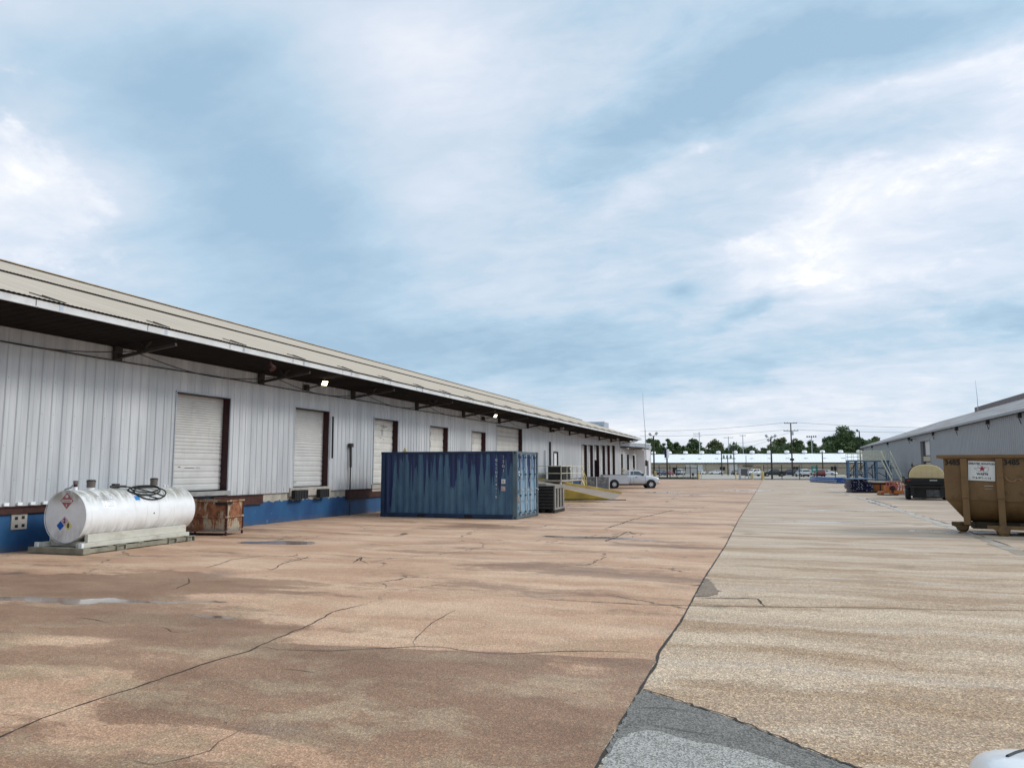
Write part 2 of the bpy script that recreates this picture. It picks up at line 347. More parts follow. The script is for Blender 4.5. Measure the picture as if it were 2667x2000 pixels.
def foundation_mat():
    m, g, p = new_mat('blue_painted_concrete'); t = g.n('ShaderNodeTexCoord').outputs['Object']; x, y, z = g.sep(t)
    n1 = g.noise(g.mul(t, (1, 1, .5)), 1.2, 6, .6); n2 = g.noise(g.mul(t, (1, 1.6, .5)), 2.6, 8, .7)
    c = g.mix(g.ss(n1, .3, .7), (.006, .047, .145), (.013, .085, .205))
    mask = g.m('MULTIPLY', g.ss(y, 22.2, 22.6), g.ss(y, 28.4, 28.0))      # the paint has peeled along the top of this stretch
    edge = g.m('MULTIPLY_ADD', n2, -.42, .98)
    peel = g.m('MULTIPLY', g.m('GREATER_THAN', z, edge), mask)
    c = g.mix(peel, c, g.mix(g.ss(n2, .35, .65), (.45, .42, .36), (.28, .26, .22)))
    chip = g.m('GREATER_THAN', g.noise(t, 3.3, 8, .7), .685)
    c = g.mix(chip, c, (.22, .24, .25))
    dirt = g.m('MULTIPLY', g.ss(z, .22, .0), g.ss(n2, .35, .6))
    c = g.mix(g.m('MULTIPLY', dirt, .6), c, (.09, .08, .075))
    g.set(p, 'Base Color', c); g.set(p, 'Roughness', .6); bump(g, p, n2, .25, .01); return m
M['foundation'] = foundation_mat()
def container_mat(name, ends=False):
    m, g, p = new_mat(name); t = g.n('ShaderNodeTexCoord').outputs['Object']; x, y, z = g.sep(t)
    a = y if ends else x
    # faded chalky film: starts at an uneven height that drops where rain kept running down
    h1 = g.noise(g.comb(a, 0., 0.), 2.1, 3, .6); h2 = g.noise(g.comb(a, 3.3, 0.), 7.5, 2, .5); h3 = g.noise(g.comb(a, 0., z), 14., 4, .6)
    top = g.m('ADD', g.m('MULTIPLY_ADD', h1, 4.4, -.25), g.m('MULTIPLY', g.m('SUBTRACT', h2, .5), 4.6))
    top = g.m('ADD', top, g.m('MULTIPLY', g.m('SUBTRACT', h3, .5), .12))
    if not ends: top = g.m('SUBTRACT', top, g.m('MULTIPLY', g.ss(x, -2.1, -2.9), 2.6))
    film = g.ss(g.m('SUBTRACT', top, z), -.03, .05)
    nn = g.noise(g.mul(t, (2., 2., .5)), 1.5, 7, .65)
    deep = g.mix(g.ss(nn, .3, .7), (.003, .010, .062), (.005, .026, .105))
    chalk = g.mix(g.ss(nn, .3, .7), (.028, .080, .150), (.066, .142, .208))
    if ends: chalk = g.mix(g.ss(nn, .3, .7), (.08, .17, .26), (.22, .33, .41))
    c = g.mix(film, deep, chalk)
    ru = g.noise(g.mul(t, (1, 1, .8)), 3.8, 9, .72)
    rm = g.m('MULTIPLY', g.ss(ru, .63, .68), g.ss(z, .9, .2, .25, 1.))
    c = g.mix(rm, c, (.06, .03, .018))
    g.set(p, 'Base Color', c); g.set(p, 'Roughness', g.m('MULTIPLY_ADD', film, .22, .36)); bump(g, p, ru, .08, .01); return m
M['container'] = container_mat('container_paint'); M['container_end'] = container_mat('container_door_paint', True)
M['container_frame'] = pm('container_frame', (.012, .035, .085), .5, .1, .3, 2, ((.05, .03, .02), .35, 5, (1, 1, 1)))
M['container_post'] = pm('container_post', (.085, .13, .155), .5, .1, .2, 2, ((.07, .04, .028), .4, 3, (1, 1, .6)))
def rusty_mat():
    m, g, p = new_mat('rusted_painted_steel'); t = g.n('ShaderNodeTexCoord').outputs['Object']; x, y, z = g.sep(t)
    n1 = g.noise(t, 6., 9, .7); n2 = g.noise(g.mul(t, (3, 3, .5)), 4., 8, .7); n3 = g.noise(t, 2.2, 5, .6)
    c = g.mix(g.ss(n1, .35, .65), (.13, .045, .020), (.30, .125, .055))
    paint = g.ss(g.m('ADD', g.m('MULTIPLY', n2, .6), g.m('MULTIPLY', n3, .5)), .555, .61)
    c = g.mix(paint, c, g.mix(g.ss(n1, .4, .6), (.42, .33, .22), (.33, .29, .22)))
    c = g.mix(g.ss(g.noise(t, 9., 6, .7), .60, .68), c, (.035, .018, .014))
    low = g.m('MULTIPLY', g.ss(z, .28, .1), g.ss(n3, .4, .55)); c = g.mix(g.m('MULTIPLY', low, .7), c, (.15, .145, .14))
    g.set(p, 'Base Color', c); g.set(p, 'Roughness', .85); bump(g, p, n1, .4, .01); return m
M['rusty'] = rusty_mat()
def tank_mat():
    m, g, p = new_mat('tank_white'); t = g.n('ShaderNodeTexCoord').outputs['Object']; x, y, z = g.sep(t)
    n1 = g.noise(g.mul(t, (1.2, 3., .5)), 2.2, 8, .68, .3); n2 = g.noise(g.mul(t, (1, 1, 1)), 4., 8, .7)
    c = g.mix(g.ss(n2, .3, .7), (.76, .77, .77), (.84, .85, .85))
    topd = g.m('MULTIPLY', g.ss(z, 1.0, 1.30), g.ss(n1, .36, .58)); c = g.mix(g.m('MULTIPLY', topd, .85), c, (.30, .28, .22))
    lowd = g.m('MULTIPLY', g.ss(z, .80, .34), g.ss(n1, .34, .62)); c = g.mix(g.m('MULTIPLY', lowd, .7), c, (.36, .31, .27))
    st = g.m('MULTIPLY', g.ss(g.noise(g.mul(t, (1, 5., .25)), 3., 5, .6), .6, .7), .35); c = g.mix(st, c, (.5, .48, .44))
    g.set(p, 'Base Color', c); g.set(p, 'Roughness', .35); return m
M['tank'] = tank_mat()
def leaf_mat(name, a, b):
    m, g, p = new_mat(name); oi = g.n('ShaderNodeNewGeometry')
    c = g.mix(oi.outputs['Random Per Island'], a, b); g.set(p, 'Base Color', c); g.set(p, 'Roughness', .6); g.set(p, 'Specular IOR Level', .3)
    return m
M['leaf_dark'] = leaf_mat('leaf_dark', (.042, .078, .028), (.115, .165, .065)); M['leaf_olive'] = leaf_mat('leaf_olive', (.065, .09, .032), (.15, .175, .068))
M['leaf_grey'] = leaf_mat('leaf_grey', (.06, .08, .05), (.15, .17, .12)); M['leaf_brown'] = leaf_mat('leaf_brown', (.14, .08, .05), (.22, .13, .09)); M['grass'] = leaf_mat('grass_blades', (.04, .065, .02), (.09, .11, .045))

# ------------------------------------------------------------------ the yard: one sheet of old concrete, stained and wet
def ground_mat():
    m, g, p = new_mat('yard_concrete'); t = g.n('ShaderNodeTexCoord').outputs['Object']; x, y, z = g.sep(t)
    dist = g.m('SQRT', g.m('ADD', g.m('MULTIPLY', x, x), g.m('MULTIPLY', y, y)))
    xw = g.m('MULTIPLY_ADD', g.noise(g.comb(0., y, 0.), 1.6, 6, .7), .05, g.m('ADD', x, -.025))
    right = g.m('GREATER_THAN', xw, -1.14)
    wv = g.vm('ADD', t, g.vm('MULTIPLY', g.vm('SUBTRACT', g.noise(t, .5, 4, .6, out=1), (.5, .5, .5)), (1.2, 1.2, 0.)))
    big = g.noise(g.mul(wv, (.16, .34, 1)), 1., 6, .58); mid = g.noise(g.mul(wv, (.35, 1.0, 1)), 1., 7, .62); streak = g.noise(g.mul(wv, (.07, .9, 1)), 1., 5, .6)
    fine = g.noise(t, 9., 6, .7); speck = g.vor(t, 78., out='Color'); speckd = g.vor(t, 78.)
    sgrey = g.n('ShaderNodeSeparateColor', Color=speck).outputs[0]
    # left slabs: washed out salmon concrete, wet brown where the rain has not dried
    dry = g.mix(g.ss(mid, .35, .68), (.46, .275, .175), (.61, .415, .285))
    damp = g.mix(g.ss(mid, .3, .7), (.215, .113, .063), (.34, .197, .118))
    grit = g.noise(g.mul(t, (1., 1.6, 1)), 3.2, 8, .72)
    soak = g.m('ADD', g.m('MULTIPLY', big, .50), g.m('MULTIPLY', streak, .40))
    soak = g.m('ADD', soak, g.m('MULTIPLY_ADD', g.m('SUBTRACT', grit, .5), .20, .06))
    bias = g.m('ADD', g.ss(y, 4., 13., .075, -.055), g.m('MULTIPLY', g.ss(y, 13., 60.), .02))
    soak = g.m('ADD', soak, bias)
    for px_, py_, rx_, ry_, am in ((-7.6, 6.85, .8, .26, -.2), (-6.1, 5.25, 1.1, .42, -.24), (-6.0, 9.65, 2.0, .4, -.16), (-4.5, 7.68, .75, .35, -.16), (-2.6, 8.9, 1.7, .75, -.17), (-1.9, 7.5, .7, .4, -.12), (-3.6, 4.6, 1.6, .35, -.10), (-2.4, 5.5, 1.2, .9, .08), (-8.2, 8.0, 1.6, 1.0, .10), (-4.0, 6.3, 1.4, .6, .09), (-9.5, 11.2, 2.4, .7, .10), (-6.5, 12.8, 2.2, .8, .08), (-10.5, 9.8, 2.5, .7, .12), (-3.5, 14.5, 2.4, 1.2, .07)):
        q = g.mul(g.n('ShaderNodeMapping', {'vector_type': 'TEXTURE'}, Vector=wv, Location=(px_, py_, 0), Scale=(rx_, ry_, 1)).outputs[0], (1, 1, 0))
        soak = g.m('MULTIPLY_ADD', g.m('EXPONENT', g.m('MULTIPLY', g.vm('DOT_PRODUCT', q, q), -1.)), am, soak)
    c2l = g.m('MULTIPLY_ADD', g.m('ADD', x, 3.2), .14, 7.72); c2l = g.m('ADD', c2l, g.m('MULTIPLY', g.m('SUBTRACT', g.noise(g.comb(x, 0., 0.), .9, 3, .5), .5), .25))
    inslab = g.m('MULTIPLY', g.m('GREATER_THAN', x, -5.32), g.m('LESS_THAN', x, -1.1))
    below = g.m('MULTIPLY', inslab, g.m('LESS_THAN', y, c2l)); above = g.m('MULTIPLY', inslab, g.m('MULTIPLY', g.m('GREATER_THAN', y, c2l), g.m('LESS_THAN', y, 11.1)))
    soak = g.m('ADD', soak, g.m('MULTIPLY', g.m('MULTIPLY', below, g.ss(y, 4.2, 6.4)), .075)); soak = g.m('SUBTRACT', soak, g.m('MULTIPLY', above, .05))
    wetL = g.m('ADD', g.m('MULTIPLY', g.ss(soak, .485, .525), .62), g.m('MULTIPLY', g.ss(soak, .44, .60), .38))
    cl = g.mix(wetL, dry, damp)
    tan = g.m('MULTIPLY', g.ss(g.noise(g.mul(wv, (.6, .9, 1)), 1.3, 7, .65), .47, .60), g.ss(y, 11., 5., .15, .75)); cl = g.mix(tan, cl, g.mix(g.ss(mid, .35, .65), (.30, .205, .125), (.46, .335, .215)))
    cl = g.mix(g.m('MULTIPLY', g.ss(g.noise(g.mul(wv, (.5, .8, 1)), .9, 5, .6), .58, .72), .45), cl, (.215, .165, .135))
    # right slabs: tan exposed aggregate with rusty bands and wet sheen painted as pale bands
    band = g.noise(g.mul(wv, (.035, .85, 1)), 1., 6, .6); band2 = g.noise(g.mul(wv, (.02, 2.6, 1)), 1.3, 4, .6)
    cr = g.mix(g.ss(band, .32, .62), (.385, .275, .190), (.53, .415, .312))
    cr = g.mix(g.m('MULTIPLY', g.ss(band2, .52, .68), g.ss(y, 6., 18., .5, .8)), cr, (.54, .48, .41)); cr = g.mix(g.m('MULTIPLY', g.ss(g.noise(g.mul(wv, (.22, .9, 1)), 1.2, 7, .65), .48, .62), .7), cr, (.30, .19, .11))
    cr = g.mix(g.m('MULTIPLY', g.ss(g.noise(g.mul(wv, (.03, 1.5, 4)), 1.1, 4, .55), .60, .70), .7), cr, (.29, .185, .112))
    wetR = g.m('MULTIPLY', g.ss(g.noise(g.mul(wv, (.03, .7, 2)), 1.7, 4, .5), .53, .64), .8)
    c = g.mix(right, cl, cr)
    # stones showing in the worn surface
    near = g.ss(dist, 32., 6.)
    amt = g.m('MULTIPLY', near, g.mix(right, (.45, .45, .45), (.75, .75, .75)))
    sp = g.ramp(sgrey, [(0., (.34, .29, .25)), (.18, (.66, .61, .56)), (.45, (.98, .96, .93)), (.75, (1.18, 1.17, 1.13)), (.90, (1.85, 1.82, 1.70)), (1., (2.3, 2.25, 2.05))])
    shue = g.n('ShaderNodeSeparateColor', Color=speck).outputs[1]; sp = g.mix(1., sp, g.ramp(shue, [(0., (1.10, .96, .88)), (.5, (1., 1., 1.)), (1., (1.02, 1.02, .86))]), 'MULTIPLY')
    c = g.mix(amt, c, g.mix(1., c, sp, 'MULTIPLY'))
    c = g.mix(g.m('MULTIPLY', g.ss(fine, .55, .75), .28), c, (.16, .12, .09))
    pits = g.m('MULTIPLY', g.ss(g.noise(t, 30., 3, .6), .66, .72), g.m('MULTIPLY', near, .6)); c = g.mix(pits, c, (.09, .07, .055))
    oil = g.vor(g.vm('ADD', t, g.vm('MULTIPLY', g.vm('SUBTRACT', g.noise(t, 2.5, 4, .6, out=1), (.5, .5, .5)), (.5, .5, 0.))), .55); c = g.mix(g.m('MULTIPLY', g.ss(oil, .16, .05), g.ss(g.noise(t, .31, 2, .5), .50, .58, 0., .55)), c, (.07, .055, .045))
    spk = g.vor(t, 3.1); c = g.mix(g.m('MULTIPLY', g.m('LESS_THAN', spk, .035), .8), c, (.05, .04, .03))
    # fine web of cracks in the left slabs
    cv = g.vm('ADD', t, g.vm('MULTIPLY', g.vm('SUBTRACT', g.noise(t, 1.3, 5, .65, out=1), (.5, .5, .5)), (.9, .9, 0.)))
    ck = g.vor(cv, .30, 'DISTANCE_TO_EDGE')
    ckm = g.m('MULTIPLY', g.m('LESS_THAN', ck, .0046), g.m('MULTIPLY', g.m('SUBTRACT', 1., right), g.ss(g.noise(t, .35, 3, .5), .47, .53)))
    ckm = g.m('MULTIPLY', ckm, g.ss(y, 9., 12.)); c = g.mix(g.m('MULTIPLY', ckm, .85), c, (.055, .042, .036))
    # standing water
    pud = 0.
    for px_, py_, rx_, ry_, ro in ((-10.3, 8.72, 1.7, .22, 8), (-9.0, 9.0, .9, .14, 8), (-8.0, 9.25, .7, .10, 4), (-7.0, 8.5, .5, .10, 0), (-12., 44.2, 4.2, 2.5, 0), (-2.2, 70.6, 3.2, 1.6, 10), (-8.2, 62.6, 2.2, 1.3, 0), (-1.6, 64.4, 1.6, .6, 5), (-5.4, 57., 1.8, .8, 0), (2.5, 66., 1.4, .5, 0), (5.4, 26.6, 1.8, .7, 0), (5.6, 48., .45, 9., 0), (-4.6, 21.2, 2.0, .5, 0), (-12.2, 17.2, 1.2, .5, 0), (3.4, 38.2, 2.4, .4, 0), (2., 30., 3., .3, 2)):
        q = g.mul(g.n('ShaderNodeMapping', {'vector_type': 'TEXTURE'}, Vector=wv, Location=(px_, py_, 0), Rotation=(0, 0, R(ro)), Scale=(rx_, ry_, 1)).outputs[0], (1, 1, 0))
        e = g.m('EXPONENT', g.m('MULTIPLY', g.vm('DOT_PRODUCT', q, q), -1.)); pud = e if pud == 0. else g.m('MAXIMUM', pud, e)
    pud = g.m('ADD', pud, g.m('MULTIPLY', g.m('SUBTRACT', mid, .5), .9))
    film = g.ss(pud, .40, .62); water = g.ss(pud, .50, .60)
    c = g.mix(g.m('MULTIPLY', film, .55), c, (.115, .092, .080))
    g.set(p, 'Base Color', c)
    rl = g.mix(wetL, (.78,) * 3, (.50,) * 3); rr = g.mix(wetR, (.78,) * 3, (.42,) * 3)
    rgh = g.mix(right, rl, rr); rgh = g.mix(film, rgh, (.30,) * 3); rgh = g.mix(water, rgh, (.09,) * 3)
    g.set(p, 'Roughness', rgh); g.set(p, 'Specular IOR Level', g.mix(film, (.32,) * 3, (.5,) * 3))
    hgt = g.m('MULTIPLY', g.m('ADD', g.m('MULTIPLY', speckd, 1.), g.m('MULTIPLY', fine, .8)), g.m('SUBTRACT', 1., water))
    bump(g, p, g.m('MULTIPLY', hgt, near), .45, .012)
    return m
MB().face([(-420, -60, 0), (420, -60, 0), (420, 900, 0), (-420, 900, 0)]).build('ground', ground_mat())['kind'] = 'structure'

def ribbon(mb, pts, w, z=.004, jit=.6, step=.12, taper=True):
    """an irregular crack: a thin strip along pts with ragged width"""
    P = [Vector((a, b, 0)) for a, b in pts]; out = []
    for a, b in zip(P[:-1], P[1:]):
        L = (b - a).length; st = max(step, L / 400); n = max(1, int(L / st)); nr = Vector((-(b - a).y, (b - a).x, 0)).normalized()
        for i in range(n):
            out.append(a + (b - a) * (i / n) + nr * random.gauss(0, w * jit))
    out.append(P[-1]); rows = []
    for i, p_ in enumerate(out):
        d = (out[min(i + 1, len(out) - 1)] - out[max(i - 1, 0)]).normalized(); nr = Vector((-d.y, d.x, 0))
        k = 1. if not taper else min(1., .25 + min(i, len(out) - 1 - i) * .25)
        hw = w * .5 * random.uniform(.55, 1.5) * k
        rows.append([(p_.x + nr.x * hw, p_.y + nr.y * hw, z), (p_.x - nr.x * hw, p_.y - nr.y * hw, z)])
    mb.grid(rows)
crack_m = pm('crack_dirt', (.045, .036, .030), .9, 0, .4, 8, ((.10, .09, .05), .3, 9, (1, 1, 1)))
cr = MB()
ribbon(cr, [(-5.2, 2.2), (-5.29, 4.29), (-5.35, 4.68), (-5.36, 5.11), (-5.31, 5.7), (-5.33, 6.38), (-5.25, 7.01), (-5.33, 7.56), (-5.41, 8.41), (-5.59, 9.24), (-5.49, 9.87)], .018)
ribbon(cr, [(-5.76, 4.66), (-5.56, 4.67), (-5.35, 4.68)], .014)
ribbon(cr, [(-5.25, 7.23), (-5.0, 7.17), (-4.45, 7.28), (-4.08, 7.51), (-3.66, 7.76), (-3.42, 7.82), (-2.83, 7.71), (-2.59, 7.77), (-2.27, 7.96), (-1.87, 8.15), (-1.52, 8.23), (-1.16, 8.25)], .011)
ribbon(cr, [(-3.71, 7.8), (-3.81, 7.95), (-3.95, 8.54), (-4.05, 9.1), (-4.1, 9.92)], .009)
ribbon(cr, [(-4.02, 4.21), (-3.9, 4.19), (-3.83, 4.21), (-3.73, 4.37), (-3.67, 4.52), (-3.72, 4.69), (-3.74, 4.99)], .009)
ribbon(cr, [(-4.55, 6.5), (-4.36, 6.52), (-4.08, 6.48)], .012)
ribbon(cr, [(-7.03, 7.73), (-6.73, 7.55), (-6.56, 7.51), (-6.49, 7.7)], .016); ribbon(cr, [(-8.53, 7.84), (-8.13, 7.81), (-7.81, 7.72)], .014)
ribbon(cr, [(-9.14, 12.7), (-8.96, 12.59), (-9.41, 13.57), (-9.44, 14.18), (-9.58, 14.82)], .026); ribbon(cr, [(-10.41, 12.46), (-10.45, 12.9), (-10.78, 13.74), (-10.58, 14.72)], .024)
ribbon(cr, [(-3.63, 19.89), (-4.2, 20.36), (-4.11, 21.48), (-4.14, 23.54), (-3.81, 22.78)], .04); ribbon(cr, [(-5.02, 24.69), (-5.0, 25.75), (-4.94, 29.09), (-4.59, 32.76), (-4.28, 36.69)], .045)
ribbon(cr, [(-8.08, 14.01), (-8.41, 14.97), (-8.1, 14.42), (-7.77, 14.11)], .028); ribbon(cr, [(-9.02, 10.07), (-9.21, 10.66), (-9.68, 11.21)], .02)
cr.build('pavement_cracks', crack_m)['kind'] = 'structure'
jt = MB()
ribbon(jt, [(-1.10, 2.), (-1.12, 5.64), (-1.13, 6.8), (-1.12, 7.9), (-1.16, 8.3), (-1.12, 10.), (-1.15, 14), (-1.11, 20.), (-1.17, 30.), (-1.15, 60.), (-1.18, 138.)], .024, .0045, .10, .16, False)
ribbon(jt, [(-3.36, 11.07), (-2.64, 11.1), (-1.77, 11.09), (-1.06, 11.23), (-.14, 11.45), (1.1, 11.8), (2.27, 12.01), (3.17, 12.24), (6., 12.6)], .018, .005, .15)
ribbon(jt, [(-1.11, 11.82), (-.43, 12.09), (-.24, 12.11), (-.14, 11.45)], .03, .0055)
ribbon(jt, [(5.4, 18.), (5.6, 24.), (5.78, 30.7), (5.6, 46.5), (5.4, 60.2)], .05, .0045, .3)
jt.build('pavement_joints', crack_m)['kind'] = 'structure'
def aggregate(name, dark, lite, sc_):
    m, g, p = new_mat(name); t = g.n('ShaderNodeTexCoord').outputs['Object']
    s_ = g.n('ShaderNodeSeparateColor', Color=g.vor(t, sc_, out='Color')).outputs[0]; n1 = g.noise(t, 3., 6, .65)
    c = g.mix(g.ss(g.m('ADD', g.m('MULTIPLY', s_, .65), g.m('MULTIPLY', n1, .45)), .2, .85), dark, lite)
    g.set(p, 'Base Color', c); g.set(p, 'Roughness', .75); bump(g, p, g.m('ADD', g.vor(t, sc_), n1), .5, .01); return m
def jag(pts, n=10, j=.02):
    o = []
    for (ax, ay), (bx, by) in zip(pts, pts[1:] + pts[:1]):
        L = math.hypot(bx - ax, by - ay); k = max(1, int(L / .06))
        for i in range(k):
            o.append((ax + (bx - ax) * i / k + random.gauss(0, j), ay + (by - ay) * i / k + random.gauss(0, j)))
    return o
PT = [(-1.1, 6.88), (-.81, 6.67), (-.41, 6.39), (-.09, 6.09), (.14, 5.84), (.46, 5.58), (1.3, 4.75), (2.2, 3.6), (2.2, 1.5), (-1.0, 1.5), (-1.05, 3.5), (-1.09, 5.06), (-1.12, 5.64), (-1.13, 6.6)]
MB().face([(a, b, .008) for a, b in jag(PT, j=.008)]).build('asphalt_patch', aggregate('asphalt', (.088, .079, .068), (.235, .215, .185), 80))['kind'] = 'structure'
GP = [(-1.09, 5.2), (-1.08, 5.6), (-1.03, 5.74), (-.92, 5.84), (-.8, 5.84), (-.67, 5.74), (-.39, 5.70), (-.16, 5.61), (.06, 5.44), (.5, 5.0), (1.2, 4.), (1.4, 1.7), (-1.0, 1.7)]
MB().face([(a, b, .012) for a, b in jag(GP, j=.01)]).build('gravel_patch', aggregate('pale_gravel', (.15, .137, .12), (.47, .44, .39), 85))['kind'] = 'structure'
ed = MB()
ribbon(ed, [(-1.1, 6.88), (-.81, 6.67), (-.41, 6.39), (-.09, 6.09), (.14, 5.84), (.46, 5.58), (1.3, 4.75), (2.2, 3.6)], .020, .014, .45, .05, False)
ribbon(ed, [(-1.12, 6.3), (-.98, 6.38), (-.82, 6.42), (-.6, 6.38), (-.45, 6.30)], .012, .014)
ribbon(ed, [(-1.1, 5.9), (-.9, 5.98), (-.7, 5.92), (-.4, 5.88), (-.2, 5.80)], .010, .014)
ribbon(ed, [(-.1, 5.93), (.05, 5.78), (.2, 5.72), (.4, 5.5)], .010, .014)
ed.build('patch_edge', crack_m)['kind'] = 'structure'
SPT = [(-1.12, 12.0), (-.95, 12.05), (-.81, 12.36), (-.86, 12.8), (-.94, 13.31), (-1.12, 14.1)]
MB().face([(a, b, .007) for a, b in jag(SPT, j=.018)]).build('small_asphalt_patch', aggregate('worn_asphalt', (.14, .10, .072), (.30, .22, .155), 60))['kind'] = 'structure'
# faded pale line between the dumpster and the racks, and the lot beyond the fence
fl = MB(); ribbon(fl, [(5.35, 20.), (5.55, 30.), (5.62, 46.), (5.4, 62.), (5.2, 80.)], .32, .006, .12, .5, False)
m_, g_, p_ = new_mat('faded_paint'); t_ = g_.n('ShaderNodeTexCoord').outputs['Object']
n_ = g_.noise(t_, 1.6, 8, .7); g_.set(p_, 'Base Color', g_.mix(g_.ss(n_, .35, .6), (.50, .46, .41), (.36, .28, .20))); g_.set(p_, 'Roughness', .45)
fl.build('faded_lane_line', m_)['kind'] = 'structure'
MB().face([(-120, 141, .006), (120, 141, .006), (120, 300, .006), (-120, 300, .006)]).build('parking_lot', pm('lot_concrete', (.40, .36, .30), .85, 0, .12, .12, ((.28, .25, .2), .4, .08, (1, 1, 1))))['kind'] = 'structure'

# ================================================================== the long warehouse with the dock doors
WX = -16.5; Y0 = -12.; Y1 = 89.
EX, EZ = -14.4, 5.41; RIDX = -29.7; SL = .32
def roof_z(x): return EZ + SL * (EX - x)
wh = thing('warehouse', 'long white ribbed metal warehouse with tan roof and raised dock doors over a blue base', 'warehouse', (WX, 0, 0))
def wl(x): return x - WX      # world x -> warehouse local x
DOORS = [(18.25, 20.66, 1.23, 4.16), (24.25, 26.6, 1.23, 4.15), (30.22, 32.57, 1.23, 4.13), (36.13, 38.5, 1.23, 4.1), (42.02, 44.36, 1.23, 4.1), (46.3, 51.75, 1.05, 4.68),
         (60.1, 61.3, 1.1, 3.2), (69.85, 72.1, 1.1, 4.14), (72.65, 74.7, 1.1, 4.18), (75.35, 77.6, 1.1, 4.25), (78.25, 80.6, 1.1, 4.32), (81.25, 83.2, 1.1, 4.40), (84.1, 86.1, 1.1, 4.46)]
PER = .305
RIB = [(0., 0.), (.085, 0.), (.106, .028), (.148, .028), (.169, 0.), (.225, 0.), (.232, .006), (.250, .006), (.257, 0.)]
def rib_profile(y0, y1):
    out = []
    k = math.floor(y0 / PER)
    def h(y):
        t = (y / PER - math.floor(y / PER)) * PER
        for (a, ha), (b, hb) in zip(RIB, RIB[1:] + [(PER, 0.)]):
            if a <= t <= b: return ha + (hb - ha) * (t - a) / max(1e-6, b - a)
        return 0.
    out.append((y0, h(y0)))
    while k * PER < y1:
        for a, ha in RIB:
            y = k * PER + a
            if y0 + 1e-4 < y < y1 - 1e-4: out.append((y, ha))
        k += 1
    out.append((y1, h(y1))); return out
def siding(mb, y0, y1, z0, z1, x=0., sgn=1, rev=False):
    pr = rib_profile(y0, y1); mb.grid([[(x + sgn * hh, y, z0) for y, hh in pr], [(x + sgn * hh, y, z1) for y, hh in pr]])
mb = MB(); WT = 6.02; prev = Y0
for (a, b, z0, z1) in DOORS:
    siding(mb, prev, a, 1.04, WT); siding(mb, a, b, z1, WT)
    if z0 > 1.06: pass
    prev = b
siding(mb, prev, Y1, 1.04, WT)
wall = mb.build('wall', M['siding'], wh)
# gable and back walls close the volume
mb = MB()
for yy in (Y0 - .02, Y1 + 2.9):
    a = [(wl(-16.52), yy, 1.0 if yy < 0 else 4.9), (wl(-16.52), yy, WT), (wl(RIDX), yy, roof_z(RIDX) - .12), (wl(-42.9), yy, WT), (wl(-42.9), yy, 0)]
    if yy < 0: a.append((wl(-16.52), yy, 0))
    else: a += [(wl(-41), yy, 0), (wl(-41), yy, 4.9)]
    mb.face(a)
mb.face([(wl(-42.9), Y0, 0), (wl(-42.9), Y1 + 2.9, 0), (wl(-42.9), Y1 + 2.9, WT), (wl(-42.9), Y0, WT)])
mb.build('gable_wall', M['cream_metal'], wh)
# foundation
mb = MB(); mb.box(wl(-17.4), wl(-16.56), Y0, Y1, -.1, 1.045); mb.build('foundation', M['foundation'], wh)
# steel edge beams and bare sills
for (a, b, z0, z1, dx_) in ((-6., 15.55, .86, 1.03, .04), (17.95, 18.62, .72, 1.02, .06), (20.0, 22.5, .70, 1.02, .07), (28.05, 33.2, .66, 1.02, .07), (36., 39., .70, 1.02, .05), (42., 44.6, .7, 1.02, .05), (69.4, 72.6, .62, 1.02, .12)):
    MB().box(wl(-16.57), wl(-16.53) + dx_, a, b, z0, z1).box(wl(-16.56), wl(-16.50) + dx_, a, b, z1 - .02, z1 + .004).build('edge_beam', M['rust_beam'], wh, .006)
mb = MB(); mb.box(wl(-16.6), wl(-16.42), 18.1, 20.75, 1.06, 1.2); mb.build('door_sill', M['concrete_grey'], wh, .012)
for (a, b) in ((24.05, 26.75), (30.1, 32.7), (36., 38.6), (41.9, 44.5)):
    MB().box(wl(-16.6), wl(-16.44), a, b, .90, 1.21).build('door_sill', M['concrete'], wh, .012)
for (a, b) in ((24.12, 24.95), (25.75, 26.4)):
    mb = MB(); mb.box(wl(-16.44), wl(-16.28), a, b, .80, 1.12)
    for k in range(5):
        y = a + (b - a) * (k + .5) / 5; mb.box(wl(-16.28), wl(-16.265), y - .02, y + .02, .82, 1.10)
    mb.build('dock_bumper', M['rubber'], wh, .01)
MB().box(wl(-16.55), wl(-16.40), 19.1, 19.9, 1.02, 1.07).build('dock_bumper', M['rubber'], wh, .01)
